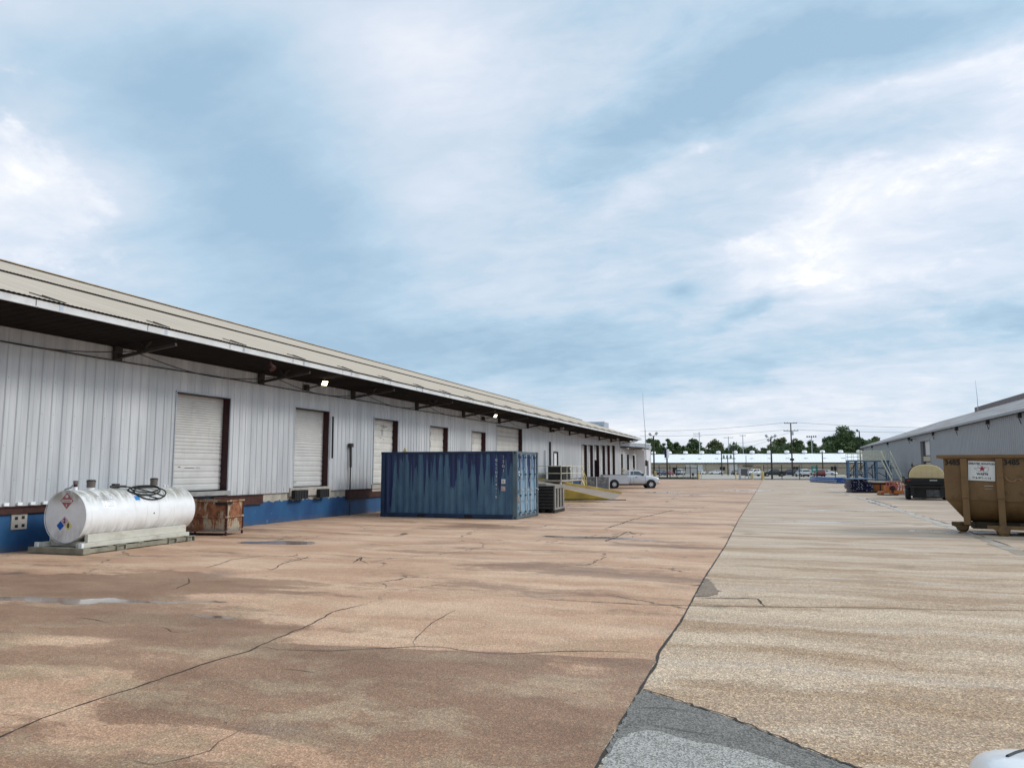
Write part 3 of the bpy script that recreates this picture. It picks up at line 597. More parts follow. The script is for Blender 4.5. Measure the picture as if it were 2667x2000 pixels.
# door leaves, set back in rust red frames
def slat_door(y0, y1, z0, z1, pitch_fn, m, label=None):
    dr = MB(); x = wl(WX - .27); zz = [z0]; rows = []
    z = z0
    while z < z1 + .25:
        p_ = pitch_fn(z)
        rows += [[(x - .004, y0 - .05, z), (x - .004, y1 + .05, z)], [(x + .012, y0 - .05, z + p_ * .22), (x + .012, y1 + .05, z + p_ * .22)], [(x + .012, y0 - .05, z + p_ * .78), (x + .012, y1 + .05, z + p_ * .78)], [(x - .014, y0 - .05, z + p_ * .97), (x - .014, y1 + .05, z + p_ * .97)]]
        z += p_
    dr.grid(rows); d = dr.build('dock_door', m, wh)
    if label: d['label'] = label
    fr = MB()
    fr.box(wl(WX - .36), wl(WX - .004), y1 - .012, y1 + .10, z0 - .02, z1 + .02)      # right reveal, the one that shows
    fr.build('door_jamb', M['rust_red'], d)
    fr = MB(); fr.box(wl(WX - .36), wl(WX - .004), y0 - .10, y0 + .012, z0 - .02, z1 + .02); fr.build('door_jamb', M['rust_red'], d)
    fr = MB(); fr.box(wl(WX - .36), wl(WX - .006), y0 + .012, y1 - .012, z1 - .03, z1 + .08); fr.build('door_lintel', M['dark_steel'], d)
    tr = MB(); tr.box(wl(WX - .002), wl(WX + .036), y0 - .02, y0 + .01, z0, z1 + .02).box(wl(WX - .002), wl(WX + .036), y1 - .01, y1 + .02, z0, z1 + .02).box(wl(WX - .002), wl(WX + .038), y0 - .02, y1 + .02, z1 - .012, z1 + .02)
    tr.build('door_trim', M['galv'], d)
    return d
fine = lambda z: .075 if z > 2.9 else (.11 if z > 2.35 else .19)
slat_door(*DOORS[0], fine, M['door_pale'], 'roll up door closest to the white tank'); slat_door(*DOORS[1], fine, M['door_pale'])
d3 = slat_door(*DOORS[2], lambda z: .3, M['cream_metal'], 'stained sectional door half behind the blue container')
for k in (3, 4): slat_door(*DOORS[k], lambda z: .36, M['cream_metal'])
slat_door(*DOORS[5], lambda z: .30, M['steel_door'], 'wide tall drive in door')
for k in (7, 8, 9, 10, 11, 12):
    if k == 9:
        a, b, z0, z1 = DOORS[k]; d = slat_door(a, b, 2.75, z1, lambda z: .3, M['door_pale'], 'half raised door with a dark opening')
        MB().box(wl(WX - .36), wl(WX - .004), b - .011, b + .099, z0 - .02, 2.73).build('door_jamb', M['rust_red'], d)
        MB().box(wl(WX - 1.6), wl(WX - 1.55), a - .4, b + .4, z0 - .1, 3.2).build('dark_interior', M['black_iron'], wh)
    else: slat_door(*DOORS[k], lambda z: .3, M['door_pale'])
# door stencils and scuffs on the nearer doors
X_D = wl(WX - .27) + .0135
MT = lambda y, z: T(X_D, y, z) @ RZ(90) @ RX(90)
text_mesh('stencil', '8', .42, M['print_grey'], d3, T(X_D + .004, 31.5, 3.52) @ RZ(90) @ RX(90), .001)
mb = MB()
for (y, z, a, b) in ((30.6, 3.86, .05, .03), (30.9, 3.85, .04, .03), (31.35, 3.80, .55, .03), (31.45, 3.74, .3, .02), (31.6, 3.83, .04, .05), (31.9, 3.78, .08, .03), (31.3, 3.26, .12, .02), (31.6, 3.22, .1, .02)):
    MB().box(X_D, X_D + .003, y, y + a, z, z + b).build('scuff_mark', M['rust_red'], d3)
mb = MB()
for (y, z, a, b) in ((18.75, 1.93, .10, .025), (19.02, 1.91, .42, .016), (19.5, 1.92, .18, .012), (24.55, 1.33, .10, .05), (24.7, 1.38, .16, .015), (36.8, 3.0, .03, .34), (36.82, 3.6, .03, .2), (42.9, 3.3, .03, .3), (36.75, 2.7, .03, .06)):
    MB().box(X_D, X_D + .003, y, y + a, z, z + b).build('scuff_mark', M['black_iron'], wh)
# man door above the landing
md = MB().box(wl(-16.62), wl(-16.55), 60.1, 61.3, 1.1, 3.2).build('man_door', M['white_paint'], wh)
fr = MB(); fr.box(wl(-16.6), wl(-16.44), 60.02, 60.12, 1.1, 3.28).box(wl(-16.6), wl(-16.44), 61.28, 61.38, 1.1, 3.28).box(wl(-16.6), wl(-16.44), 60.12, 61.28, 3.18, 3.28); fr.build('door_frame', M['dark_steel'], md)
MB().box(wl(-16.55), wl(-16.49), 61.08, 61.2, 2.0, 2.08).build('handle', M['chrome'], md)
# roof sheets
def corr(y0, y1, pitch, amp):
    n = int((y1 - y0) / pitch) * 4; return [(y0 + (y1 - y0) * i / n, amp * (0, 1, 0, -1)[i % 4]) for i in range(n + 1)]
cp = corr(Y0 - .6, Y1 + 3.0, .115, .006)
def sheet(name, x0, z0, x1, z1, m, cp=cp):
    return MB().grid([[(wl(x0), y, z0 + h) for y, h in cp], [(wl(x1), y, z1 + h) for y, h in cp]]).build(name, m, wh)
sheet('roof_sheet', EX + .08, roof_z(EX + .08) + .05, -21.9, roof_z(-21.9) + .03, M['roof'])
sheet('roof_sheet', -21.55, roof_z(-21.55) + .10, RIDX, roof_z(RIDX) + .06, M['roof'])
MB().face([(wl(RIDX), Y0 - .6, roof_z(RIDX) + .06), (wl(RIDX), Y1 + 3, roof_z(RIDX) + .06), (wl(-45), Y1 + 3, EZ), (wl(-45), Y0 - .6, EZ)]).build('roof_sheet', M['roof'], wh)
cs_ = corr(Y0 - .6, Y1 + 3.0, .30, .022)
MB().grid([[(wl(EX - .01), y, 5.285 + h) for y, h in cs_], [(wl(-16.462), y, 5.12 + h * .02) for y, h in cs_]]).build('eave_shade_sheet', M['soffit'], wh)  # added dark sheet, lowered at the wall in place of the eave shade
MB().box(wl(-21.66), wl(-21.60), Y0 - .6, Y1 + 3, roof_z(-21.63) + .02, roof_z(-21.63) + .082).build('lap_shadow_strip', M['dark_steel'], wh)  # dark strip painted in as the shadow line under the sheet lap
MB().bar((wl(RIDX), Y0 - .6, roof_z(RIDX) + .085), (wl(RIDX), Y1 + 3, roof_z(RIDX) + .085), .4, .03).build('ridge_cap', M['roof'], wh)
# eaves: white fascia with lapped joints, dark sheet ends and bent flashing tongues
fa = MB()
y = Y0 - .6
while y < Y1 + 3:
    y2 = min(y + 3.05, Y1 + 3); fa.box(wl(EX), wl(EX + .02), y + .012, y2 - .012, 5.235, 5.40).box(wl(EX), wl(EX + .07), y + .012, y2 - .012, 5.235, 5.25); y = y2
fa.build('fascia', M['fascia'], wh)
MB().box(wl(EX - .05), wl(EX + .005), Y0 - .6, Y1 + 3, 5.395, 5.425).build('eave_closure', M['dark_steel'], wh)
y = Y0
while y < Y1 + 2:
    ga = MB(); L = random.uniform(.3, .55); zt = roof_z(EX - .5)
    ga.bar((wl(EX + .02), y, 5.46), (wl(EX - .30), y - L, roof_z(EX - .30) + .085), .02, .02); ga.bar((wl(EX + .02), y + .12, 5.46), (wl(EX - .25), y - L * .5, roof_z(EX - .25) + .09), .025, .03)
    ga.build('loose_flashing', M['dark_steel'], wh); y += 3.05
y = Y0
while y < Y1 + 2:
    MB().box(wl(EX + .02), wl(EX + .028), y - .04, y + .05, 5.24, 5.40).build('fascia_joint', M['galv'], wh); y += 3.05
# brackets that carry the overhang, purlins
for x_ in (-15.1, -15.9):
    MB().box(wl(x_ - .05), wl(x_ + .05), Y0, Y1 + 2.5, roof_z(x_) - .20, roof_z(x_) - .02).build('purlin', M['dark_steel'], wh)
yb = 15.95
while yb > Y0: yb -= 6.15
while yb < Y1 + 2:
    b = MB(); b.bar((wl(-16.40), yb, 4.84), (wl(-14.5), yb, 5.10), .08, .08).bar((wl(-16.46), yb, 5.85), (wl(-14.5), yb, 5.27), .09, .12).bar((wl(-16.2), yb, 5.78), (wl(-15.5), yb, 5.05), .05).bar((wl(-15.5), yb, 5.05), (wl(-15.1), yb, 5.45), .05)
    b.box(wl(-16.46), wl(-16.36), yb - .12, yb + .12, 4.76, 5.9); b.build('eave_bracket', M['dark_steel'], wh); yb += 6.15
# wiring
MB().tube([(wl(-16.43), y, 4.765 + .012 * math.sin(y * .7)) for y in [Y0 + i * 1.5 for i in range(40)]], .017, 6).build('conduit', M['wire'], wh)
cb = MB(); yb = -8.65
while yb < 80:
    cb.tube([(wl(-15.9), yb + 6.15 * t / 12, 4.98 - .32 * math.sin(math.pi * t / 12) ** 1.0) for t in range(13)], .014, 5); yb += 6.15
cb.build('slack_cable', M['wire'], wh)
# pipes on the wall
pp = MB(); pp.tube([(wl(-16.40), 28.15, .0), (wl(-16.40), 28.15, 1.95)], .030, 8).tube([(wl(-16.38), 28.13, 1.95), (wl(-16.38), 28.1, 2.85)], .052, 8).box(wl(-16.45), wl(-16.3), 28.02, 28.2, 2.78, 2.93); pp.build('standpipe', M['dark_steel'], wh)
MB().tube([(wl(-16.40), 57.3, 0), (wl(-16.40), 57.3, 3.3)], .06, 8).build('downpipe', M['galv'], wh)
MB().tube([(wl(-16.40), 58.75, 4.0), (wl(-16.40), 58.75, 1.45), (wl(-16.36), 59.0, 1.15), (wl(-16.3), 60.5, 1.06)], .08, 8).build('downpipe', M['dark_steel'], wh)
op = MB(); op.box(wl(-16.56), wl(-16.53), 13.32, 13.72, .50, .86); pl_ = op.build('outlet_plate', M['concrete'], wh, .008)
for (a, b) in ((13.40, .76), (13.57, .77), (13.41, .58), (13.58, .585)): MB().box(wl(-16.531), wl(-16.525), a, a + .075, b - .035, b + .035).build('socket', M['black_iron'], pl_)
for k in range(9): MB().box(wl(-16.47), wl(-16.43), 12.05 + k * .33, 12.17 + k * .33, 1.055, 1.125).build('siding_clip', M['white_bright'], wh)
MB().tube([(wl(-16.38), 26.68, 3.95), (wl(-16.38), 26.70, 2.3)], .035, 6).build('door_spring_pipe', M['black_iron'], wh)
# a short loose drop of gutter hanging down at the far floodlight is part of the roof line
# ------------------------------------------------------------------ floodlights under the eaves
def floodlight(y, lit, label, x=-16.42, z=5.0, aim=-20):
    t = thing('wall_floodlight', label, 'floodlight', (x, y, z), 0, 'floodlights under the warehouse eaves')
    MB().box(-.02, .14, -.09, .09, -.20, .02).build('junction_box', M['dark_steel'], t, .01)
    MB().bar((.12, 0, -.12), (.62, 0, -.02), .04).bar((.60, 0, -.05), (.72, 0, .05), .04).build('arm', M['dark_steel'], t)
    mm = T(.80, 0, .07) @ RZ(-18) @ RY(28)
    MB().box(-.09, .05, -.15, .15, -.11, .11, mm).box(-.12, -.09, -.15, .15, -.10, .10, mm).build('housing', M['white_paint'] if not lit else M['dark_steel'], t, .012)
    MB().box(.0501, .062, -.12, .12, -.085, .085, mm).build('lens', M['lamp_lit'] if lit else M['galv'], t, .004)
    if lit:
        # its own light
        ld = bpy.data.lights.new('flood', 'SPOT'); ld.energy = 60; ld.color = (1, .88, .66); ld.spot_size = R(110); ld.spot_blend = .6; ld.shadow_soft_size = .12
        lo = bpy.data.objects.new('flood_light', ld); C.objects.link(lo); lo.parent = t
        lo.matrix_local = mm @ T(.12, 0, 0) @ RY(-90)
    return t
floodlight(24.75, True, 'lit floodlight under the eaves above the second dock door, the nearest to the camera')
floodlight(43.6, True, 'lit floodlight under the eaves beside the wide drive in door')
floodlight(59.6, False, 'unlit white floodlight under the eaves above the landing')
floodlight(83.6, False, 'small unlit floodlight under the far end of the warehouse eaves')
sp_ = thing('eave_spotlight', 'rusty spotlight hanging from the eave edge above the first dock door', 'spotlight', (-14.5, 19.95, 5.24))
MB().bar((0, 0, 0), (0, .02, -.14), .03).build('bracket', M['dark_steel'], sp_)
MB().lathe([(.02, -.12), (.07, -.06), (.11, .10), (.115, .13)], T(0, .02, -.2) @ RY(140), 14).build('shade', M['rust_beam'], sp_, smooth=40)
# ------------------------------------------------------------------ low annex at the far end
ax = thing('office_annex', 'low white annex with a metal canopy at the far end of the warehouse', 'annex', (-16.5, 89.0, 0))
mb = MB(); wins = [(.8, 2.1, 1.1, 3.6), (4.9, 6.2, 1.7, 3.6), (9.1, 10.5, 1.7, 3.55)]; pv = 0.06
def flat(mb, y0, y1, z0, z1, x=0.): mb.face([(x, y0, z0), (x, y1, z0), (x, y1, z1), (x, y0, z1)])
for (a, b, z0, z1) in wins:
    siding(mb, pv, a, 0.9, 4.9); siding(mb, a, b, z1, 4.9); siding(mb, a, b, .9, z0); pv = b
siding(mb, pv, 13.2, .9, 4.9); siding(mb, 13.2, 25., .0, 4.9); mb.build('wall', M['siding'], ax)
MB().box(-.9, -.06, .06, 13.2, 0, .92).build('foundation', M['foundation'], ax)
for (a, b, z0, z1) in wins:
    f = MB().box(-.34, -.002, b - .005, b + .09, z0, z1).box(-.34, -.002, a - .09, a + .005, z0, z1).box(-.34, -.002, a, b, z1 - .01, z1 + .08).build('window_frame', M['dark_steel'], ax)
    MB().box(-.36, -.30, a, b, z0, z1).build('pane', M['glass'] if z0 > 1.5 else M['rail_cream'], f)
MB().box(-24., -.1, 24.9, 25., 0, 4.9).box(-24., -.1, .06, 24.95, 4.9, 5.0).build('roof_slab', M['galv'], ax)
ve = MB(); siding(ve, 12.2, 17., 0, 4.55, 1.05); ve.box(.02, 1.03, 12.2, 17., 0, 4.55); ve.build('porch_wall', M['white_paint'], ax)
MB().box(1.05, 1.085, 14.1, 15.2, .05, 2.9).build('porch_door', M['black_iron'], ax)
cn = MB()
cn.prism([(.12, .1), (2.2, 9.0), (2.2, 9.6), (1.2, 9.6), (1.2, 17.4), (-.1, 17.4), (-.1, .1)], lambda x, y: (x, y, 4.50), lambda x, y: (x, y, 4.98)); cn.build('canopy', M['galv'], ax, .015)
MB().prism([(.16, .06), (2.26, 8.96), (2.26, 9.65), (2.20, 9.65), (2.20, 9.02), (.10, .14)], lambda x, y: (x, y, 4.94), lambda x, y: (x, y, 5.04)).build('canopy_trim', M['white_bright'], ax)
MB().prism([(.1, .4), (2.0, 8.9), (2.0, 9.4), (-.2, 9.4), (-.2, .4)], lambda x, y: (x, y, 4.30), lambda x, y: (x, y, 4.42)).build('canopy_soffit', M['dark_steel'], ax)
for k, y in enumerate((1.2, 6.8)):
    MB().box(.6 + k * .9, .85 + k * .9, y, y + .3, 4.18, 4.30).build('canopy_lamp', M['white_bright'], ax)
hv = thing('rooftop_unit', 'grey sheet metal ventilation box on the far roof of the warehouse', 'rooftop unit', (-24, 112.4, 5.0))
MB().box(-1.3, 1.3, -1.6, 1.6, 0, 3.72).build('casing', M['galv'], hv, .03)
MB().box(-1.34, 1.34, -1.64, 1.64, 3.60, 3.76).build('lid', M['white_paint'], hv, .02)
mb = MB(); [mb.box(-1.0, 1.0, -1.63, -1.6, 2.3 + k * .2, 2.36 + k * .2) for k in range(5)]; mb.build('louvre', M['dark_steel'], hv)
st = thing('annex_stairs', 'cream railed steel stairs up to the annex door behind the pickup', 'stairs', (-16.4, 91.2, 0))
mb = MB(); mb.box(0, 1.2, -1.4, 0, .86, .92)
for k in range(5): mb.box(0, 1.2, k * .28, k * .28 + .28, .74 - k * .16, .78 - k * .16)
mb.build('treads', M['dark_steel'], st)
for x in (.02, 1.18):
    mb = MB(); mb.bar((x, 0, .9), (x, 1.5, .05), .06, .16); [mb.bar((x, y, z), (x, y, z + 1.), .045) for y, z in ((-1.3, .9), (0, .9), (.75, .48), (1.5, .04))]
    for h in (.5, 1.): mb.bar((x, -1.3, .9 + h), (x, 0, .9 + h), .045).bar((x, 0, .9 + h), (x, 1.5, .05 + h), .045)
    mb.build('railing', M['rail_cream'], st)

# ------------------------------------------------------------------ concrete ramp to the drive-in door, landing and stairs
rp = thing('loading_ramp', 'concrete truck ramp with yellow sides and kerb rising to the drive in door', 'ramp', (-16.5, 50.5, 0))
A0 = (.0, -4.75); A1 = (7.45, -3.85); B0 = (.0, 5.0); B1 = (5.9, 7.3)       # near edge and far edge, local plan
def rz(x): return max(.004, 1.04 * (1 - x / 7.45))
mb = MB(); N = 12; rows = []
for i in range(N + 1):
    t = i / N; a = (A0[0] + (A1[0] - A0[0]) * t, A0[1] + (A1[1] - A0[1]) * t); b = (B0[0] + (B1[0] - B0[0]) * t, B0[1] + (B1[1] - B0[1]) * t)
    z = 1.04 * (1 - t) + .006
    rows.append([(a[0], a[1], 0), (a[0], a[1], z), (b[0], b[1], z), (b[0], b[1], 0)])
MB().grid([[r[1] for r in rows], [r[2] for r in rows]]).build('ramp_surface', M['ramp_concrete'], rp)
pw = MB(); n_ = len(rows)
for (a, b), ta, tb in zip(zip(rows, rows[1:]), range(n_), range(1, n_)):
    za = a[1][2] + .60 * (1 - ta / N); zb = b[1][2] + .60 * (1 - tb / N)
    P8 = [(a[0][0], a[0][1] - .003, 0), (b[0][0], b[0][1] - .003, 0), (b[0][0], b[0][1] - .003, zb), (a[0][0], a[0][1] - .003, za), (a[0][0], a[0][1] + .2, za), (b[0][0], b[0][1] + .2, zb), (b[0][0], b[0][1] + .2, b[1][2] - .03), (a[0][0], a[0][1] + .2, a[1][2] - .03)]
    pw.add(P8, [(0, 1, 2, 3), (3, 2, 5, 4), (4, 5, 6, 7)])
pw.build('parapet', M['yellow_wall'], rp)
MB().grid([[r[3] for r in rows], [r[2] for r in rows]]).build('side_wall', M['yellow_wall'], rp)
mb = MB()
for a, b in zip(rows, rows[1:]):
    p = Vector(a[2]); q = Vector(b[2]); mb.bar(p + Vector((0, .06, .09)), q + Vector((.0, .06, .09)), .16, .20)
mb.build('kerb', M['yellow_kerb'], rp, .02)
MB().bar((2.2, -4.535, .02), (8.2, -3.80, .02), .05, .05).build('ramp_toe_angle', M['black_iron'], rp)
ld = thing('stair_landing', 'cream railed landing and stairs under the warehouse man door', 'landing', (-16.5, 57.6, 0))
MB().box(.02, 2.0, -2.6, 4.2, .94, 1.05).build('deck', M['concrete'], ld, .01)
mb = MB(); [mb.box(x, x + .1, y, y + .1, 0, .94) for x in (.3, 1.85) for y in (-2.5, .8, 4.05)]; mb.build('support', M['white_paint'], ld)
mb = MB()
for y in (-2.5, -.8, .9, 2.5, 4.1): mb.bar((1.94, y, 1.05), (1.94, y, 2.1), .05)
for z in (1.55, 2.08): mb.bar((1.94, -2.5, z), (1.94, 4.1, z), .05).bar((.05, -2.5, z), (1.94, -2.5, z), .05)
mb.build('railing', M['rail_cream'], ld)
mb = MB(); [mb.box(.6, 1.9, 4.2 + k * .28, 4.5 + k * .28, .84 - k * .17, .88 - k * .17) for k in range(5)]; mb.build('treads', M['dark_steel'], ld)
for x in (.58, 1.94):
    mb = MB(); mb.bar((x, 4.15, 1.0), (x, 5.75, .04), .06, .18); [mb.bar((x, y, z), (x, y, z + 1.03), .05) for y, z in ((4.15, 1.0), (4.95, .52), (5.75, .04))]
    for h in (.52, 1.03): mb.bar((x, 4.15, 1.0 + h), (x, 5.75, .04 + h), .05)
    mb.build('stair_railing', M['rail_yellow'], ld)
bx = thing('condenser_box', 'black square condenser box standing on the stair landing', 'condenser', (-15.15, 56.1, 1.05))
MB().box(-.55, .55, -.5, 2.0, 0, .96).build('casing', M['black_iron'], bx, .02)
MB().box(-.58, .58, -.53, 2.03, .96, 1.0).build('lid', M['dark_steel'], bx, .01)
mb = MB(); [mb.box(.55, .565, -.4 + k * .2, -.34 + k * .2, .1, .88) for k in range(12)]; mb.build('grille', M['dark_steel'], bx)
MB().box(.566, .575, 1.75, 1.87, .78, .9).build('rating_plate', M['white_bright'], bx)
gp = thing('utility_cage', 'mottled grey equipment cage between white posts beside the silver pickup', 'equipment cage', (-14.35, 66.6, 0), R(10))
mott = pm('mottled_concrete', (.30, .30, .29), .9, 0, .6, 5, ((.10, .10, .11), .6, 7, (1, 1, 1)), .4)
for k, x in enumerate((-1.08, .02)):
    b = MB(); b.box(x, x + 1.0, -.3, .3, .08, 1.1)
    for j in range(3): b.box(x + .1 + j * .3, x + .32 + j * .3, -.325, -.3, .2 + (j % 2) * .1, .5 + (j % 2) * .35)
    b.build('block', mott, gp, .02)
for x in (-1.15, -.03, 1.06): MB().box(x - .035, x + .035, -.37, -.31, 0, 1.2).build('post', M['white_paint'], gp)
MB().box(-1.15, 1.1, -.37, .33, 1.12, 1.17).build('cap', M['concrete_grey'], gp)
MB().box(-.98, -.2, -.34, -.326, .2, .55).box(.15, .9, -.34, -.326, .2, .6).build('panel', pm('slate_panel', (.17, .19, .23), .6), gp)

# ================================================================== blue shipping container
ct = thing('shipping_container', 'faded navy blue shipping container with streaked corrugated side standing in the yard', 'shipping container', (-11.89, 29.08, 0), R(-.9))
L2, W2, HC = 2.86, 1.32, 2.56
def corr_wall(y0, x0, x1, z0, z1, out):
    """trapezoid corrugation along x, out = +-1 outward in y"""
    prof = []; p_ = .278; n = round((x1 - x0) / p_); p_ = (x1 - x0) / n
    for i in range(n):
        for a, h in ((0, 0.), (.27, 0.), (.5, -.036), (.77, -.036)): prof.append((x0 + (i + a) * p_, h))
    prof.append((x1, 0.)); prof = [(x0 + .0001, 0.)] + prof
    return [[(x, y0 + out * h, z0) for x, h in prof], [(x, y0 + out * h, z1) for x, h in prof]]
MB().grid(corr_wall(-W2 + .03, -L2 + .16, L2 - .16, .16, HC - .09, -1)).grid(corr_wall(W2 - .03, -L2 + .16, L2 - .16, .16, HC - .09, 1)).build('side_panel', M['container'], ct)
MB().box(-L2 + .02, -L2 + .06, -W2 + .1, W2 - .1, .1, HC - .08).build('end_panel', M['container'], ct)
MB().box(-L2 + .05, L2 - .05, -W2 + .05, W2 - .05, HC - .07, HC - .03).build('roof_panel', M['container_frame'], ct)
for x in (-L2, L2):
    for y in (-W2, W2):
        a = x - .02 if x < 0 else x - .15; b = y - .02 if y < 0 else y - .11
        MB().box(a, a + .17, b, b + .13, .12, HC - .12).build('corner_post', M['container_post'] if x > 0 else M['container_frame'], ct, .006)
        for z in (0., HC - .12):
            c_ = MB().box(a - .01, a + .17, b - .01, b + .15, z, z + .12).build('corner_casting', M['container_post'] if x > 0 else M['container_frame'], ct, .01)
            s = -1 if y < 0 else 1; yy = b - .012 if y < 0 else b + .152
            MB().box(a + .05, a + .12, min(yy, yy + .004), max(yy, yy + .004), z + .03, z + .09).build('casting_hole', M['black_iron'], c_)
for y in (-W2, W2):
    yy = y if y < 0 else y - .08
    r_ = MB().box(-L2 + .15, L2 - .15, yy, yy + .08, HC - .09, HC - .0).build('top_rail', M['container_frame'], ct, .006)
    b_ = MB(); seg = [(-L2 + .15, -1.28), (-.93, .73), (1.08, L2 - .15)]
    for a, b in seg: b_.box(a, b, yy, yy + .08, .02, .17)
    b_.box(-1.28, -.93, yy + .001, yy + .079, .13, .17).box(.73, 1.08, yy + .001, yy + .079, .13, .17)
    rl = b_.build('bottom_rail', M['container_frame'], ct, .004)
    MB().box(-1.27, -.94, yy + .02, yy + .4 * (1 if y < 0 else -1) + .04, .03, .129).box(.74, 1.07, yy + .02, yy + .4 * (1 if y < 0 else -1) + .04, .03, .129).build('fork_pocket', M['black_iron'], ct)
MB().box(-L2 + .1, L2 - .1, -W2 + .1, W2 - .1, .10, .16).build('floor_frame', M['black_iron'], ct)
# doors at the right-hand end
for k, (a, b) in enumerate(((-W2 + .13, -.01), (.01, W2 - .13))):
    dr = MB(); n = 5
    dr.box(L2 - .07, L2 - .03, a, b, .17, HC - .13)
    for j in range(n):
        z0 = .24 + j * (HC - .44) / n; dr.box(L2 - .03, L2 - .005, a + .06, b - .06, z0, z0 + (HC - .44) / n - .10)
    d = dr.build('container_door', M['container_end'], ct, .01)
    for yy in (a + .28, b - .28):
        MB().tube([(L2 + .03, yy, .12), (L2 + .03, yy, HC - .1)], .02, 8).build('lock_rod', M['galv'], d)
        mb = MB(); [mb.box(L2 - .005, L2 + .055, yy - .045, yy + .045, z, z + .06) for z in (.22, .85, 1.65, 2.3)]; mb.build('rod_bracket', M['container_post'], d)
        MB().bar((L2 + .06, yy, 1.12), (L2 + .06, yy + .34, 1.06), .02, .035).build('handle', M['galv'], d)
    mb = MB(); [mb.box(L2 - .01, L2 + .03, (a - .05) if k == 0 else (b - .06), (a + .06) if k == 0 else (b + .05), z, z + .14) for z in (.35, .95, 1.55, 2.15)]; mb.build('hinge', M['container_post'], d)
    if k == 0:
        mb = MB().box(L2 - .004, L2 + .0, a + .1, a + .3, 1.62, 1.70).box(L2 - .004, L2, a + .12, a + .24, 1.74, 1.80); mb.build('marking', M['sign_white'], d)
        MB().box(L2 - .004, L2, a + .08, a + .2, .62, .86).build('rusty_sticker', M['rusty'], d)
MB().box(L2 - .06, L2 - .01, -W2 + .1, W2 - .1, HC - .13, HC - .01).box(L2 - .06, L2 - .01, -W2 + .1, W2 - .1, .02, .16).build('end_header', M['container_post'], ct, .006)
# white code letters painted down the side near the doors
yS = -W2 + .03 - .003
col = 2.05
for k, ch in enumerate('GLXU384170'): text_mesh('marking', ch, .13, M['print_grey'] if k % 3 == 2 else M['sign_white'], ct, T(col - .02, yS - .001, 2.22 - k * .155) @ RX(90), .002)
for k, ch in enumerate('22G1'): text_mesh('marking', ch, .15, M['print_grey'] if k < 1 else M['sign_white'], ct, T(col + .27, yS - .001, 2.33 - k * .17) @ RX(90), .002)
MB().box(col + .19, col + .35, yS - .003, yS, 1.33, 1.50).build('sticker', M['sign_white'], ct)
MB().box(col + .22, col + .30, yS - .006, yS - .0031, 1.37, 1.39).box(col + .22, col + .30, yS - .006, yS - .0031, 1.43, 1.45).build('sticker_print', M['navy'], ct)
MB().box(col + .17, col + .35, yS - .003, yS, 1.05, 1.23).build('worn_sticker', pm('worn_sticker', (.42, .33, .32), .7, 0, .3, 12), ct)
bd = thing('perched_bracket', 'small olive metal bracket standing on the roof edge of the blue container', 'bracket', (-13.78, 27.85, 2.56))
MB().box(-.09, .09, -.03, .03, 0, .03).box(-.06, .06, -.02, .02, .03, .10).box(-.03, .03, -.015, .015, .10, .15).build('bracket_plate', M['rail_yellow'], bd)

# ------------------------------------------------------------------ slatted crate behind the container
cr_ = thing('slatted_crate', 'dark slatted crate with pale grey posts beside the container doors', 'crate', (-9.32, 33.1, 0), R(2))
MB().box(-.46, .44, -.98, .98, .16, 1.14).build('core', M['black_iron'], cr_)
mb = MB()
for j in range(7): mb.box(-.55, .42, -1.03, -.985, .2 + j * .135, .27 + j * .135)
mb.build('front_slats', M['dark_steel'], cr_)
mb = MB()
for y in (-.95, -.42, .12, .66): mb.box(.445, .50, y, y + .25, .14, 1.1)
mb.box(.45, .52, -1.0, 1.0, 1.04, 1.14).box(.45, .52, -1.0, 1.0, .14, .22); mb.build('side_boards', M['wood_grey'], cr_, .005)
mb = MB(); [mb.box(x, x + .14, -1.0, 1., .0, .14) for x in (-.5, -.07, .36)]; mb.build('runner', M['black_iron'], cr_)
MB().box(-.55, .52, -1.04, 1.0, 1.14, 1.19).box(-.4, .1, -.9, .3, 1.19, 1.25).build('top_boards', M['wood_grey'], cr_)

# ------------------------------------------------------------------ white fuel tank
tk = thing('fuel_tank', 'dirty white horizontal fuel tank with hazard placards on a skid and pallet', 'fuel tank', (-15.32, 15.25, 0), R(0))
tk.rotation_euler = (0, 0, R(2.0)); tk.location = (-15.24, 15.39, 0)
RT, ZT, LT = .595, .815, 1.85
def ring_tank():
    prof = [(RT - .02, -LT - .0), (RT, -LT + .02), (RT, -LT + .03), (RT + .004, -.3), (RT, -.29), (RT, LT - .12), (RT - .03, LT - .05), (RT - .12, LT + .02), (RT - .3, LT + .06), (.02, LT + .08)]
    return prof
MB().lathe(ring_tank(), T(0, 0, ZT) @ RX(-90), 64).build('tank_shell', M['tank'], tk, smooth=30)
for a_, b_, r_ in ((-LT - .012, -LT + .012, .006), (.42, .44, .004)): MB().lathe([(RT + r_, a_), (RT + r_, b_)], T(0, 0, ZT) @ RX(-90), 64, close=False).build('weld_band', M['white_paint'], tk)
YF = -LT - .004
def diamond(name, cx, cz, s, m, par, y=YF): return MB().prism([(cx, cz - s), (cx + s, cz), (cx, cz + s), (cx - s, cz)], lambda a, b: (a, y, b), lambda a, b: (a, y + .004, b)).build(name, m, par)
pc = diamond('hazard_placard', .02, ZT + .36, .185, M['placard_red'], tk, YF - .003)
FT = lambda x, z, y=YF - .009: T(x, y, z) @ RX(90)
diamond('placard_border', .02, ZT + .36, .195, M['sign_white'], pc, YF + .0005)
MB().box(-.125, .165, YF - .0075, YF - .0035, ZT + .325, ZT + .385).build('placard_band', M['sign_white'], pc)
text_mesh('placard_word', 'FLAMMABLE', .045, M['placard_red'], pc, FT(.02, ZT + .354), .001)
text_mesh('placard_number', '3', .075, M['sign_white'], pc, FT(.02, ZT + .25), .001, bold=.003)
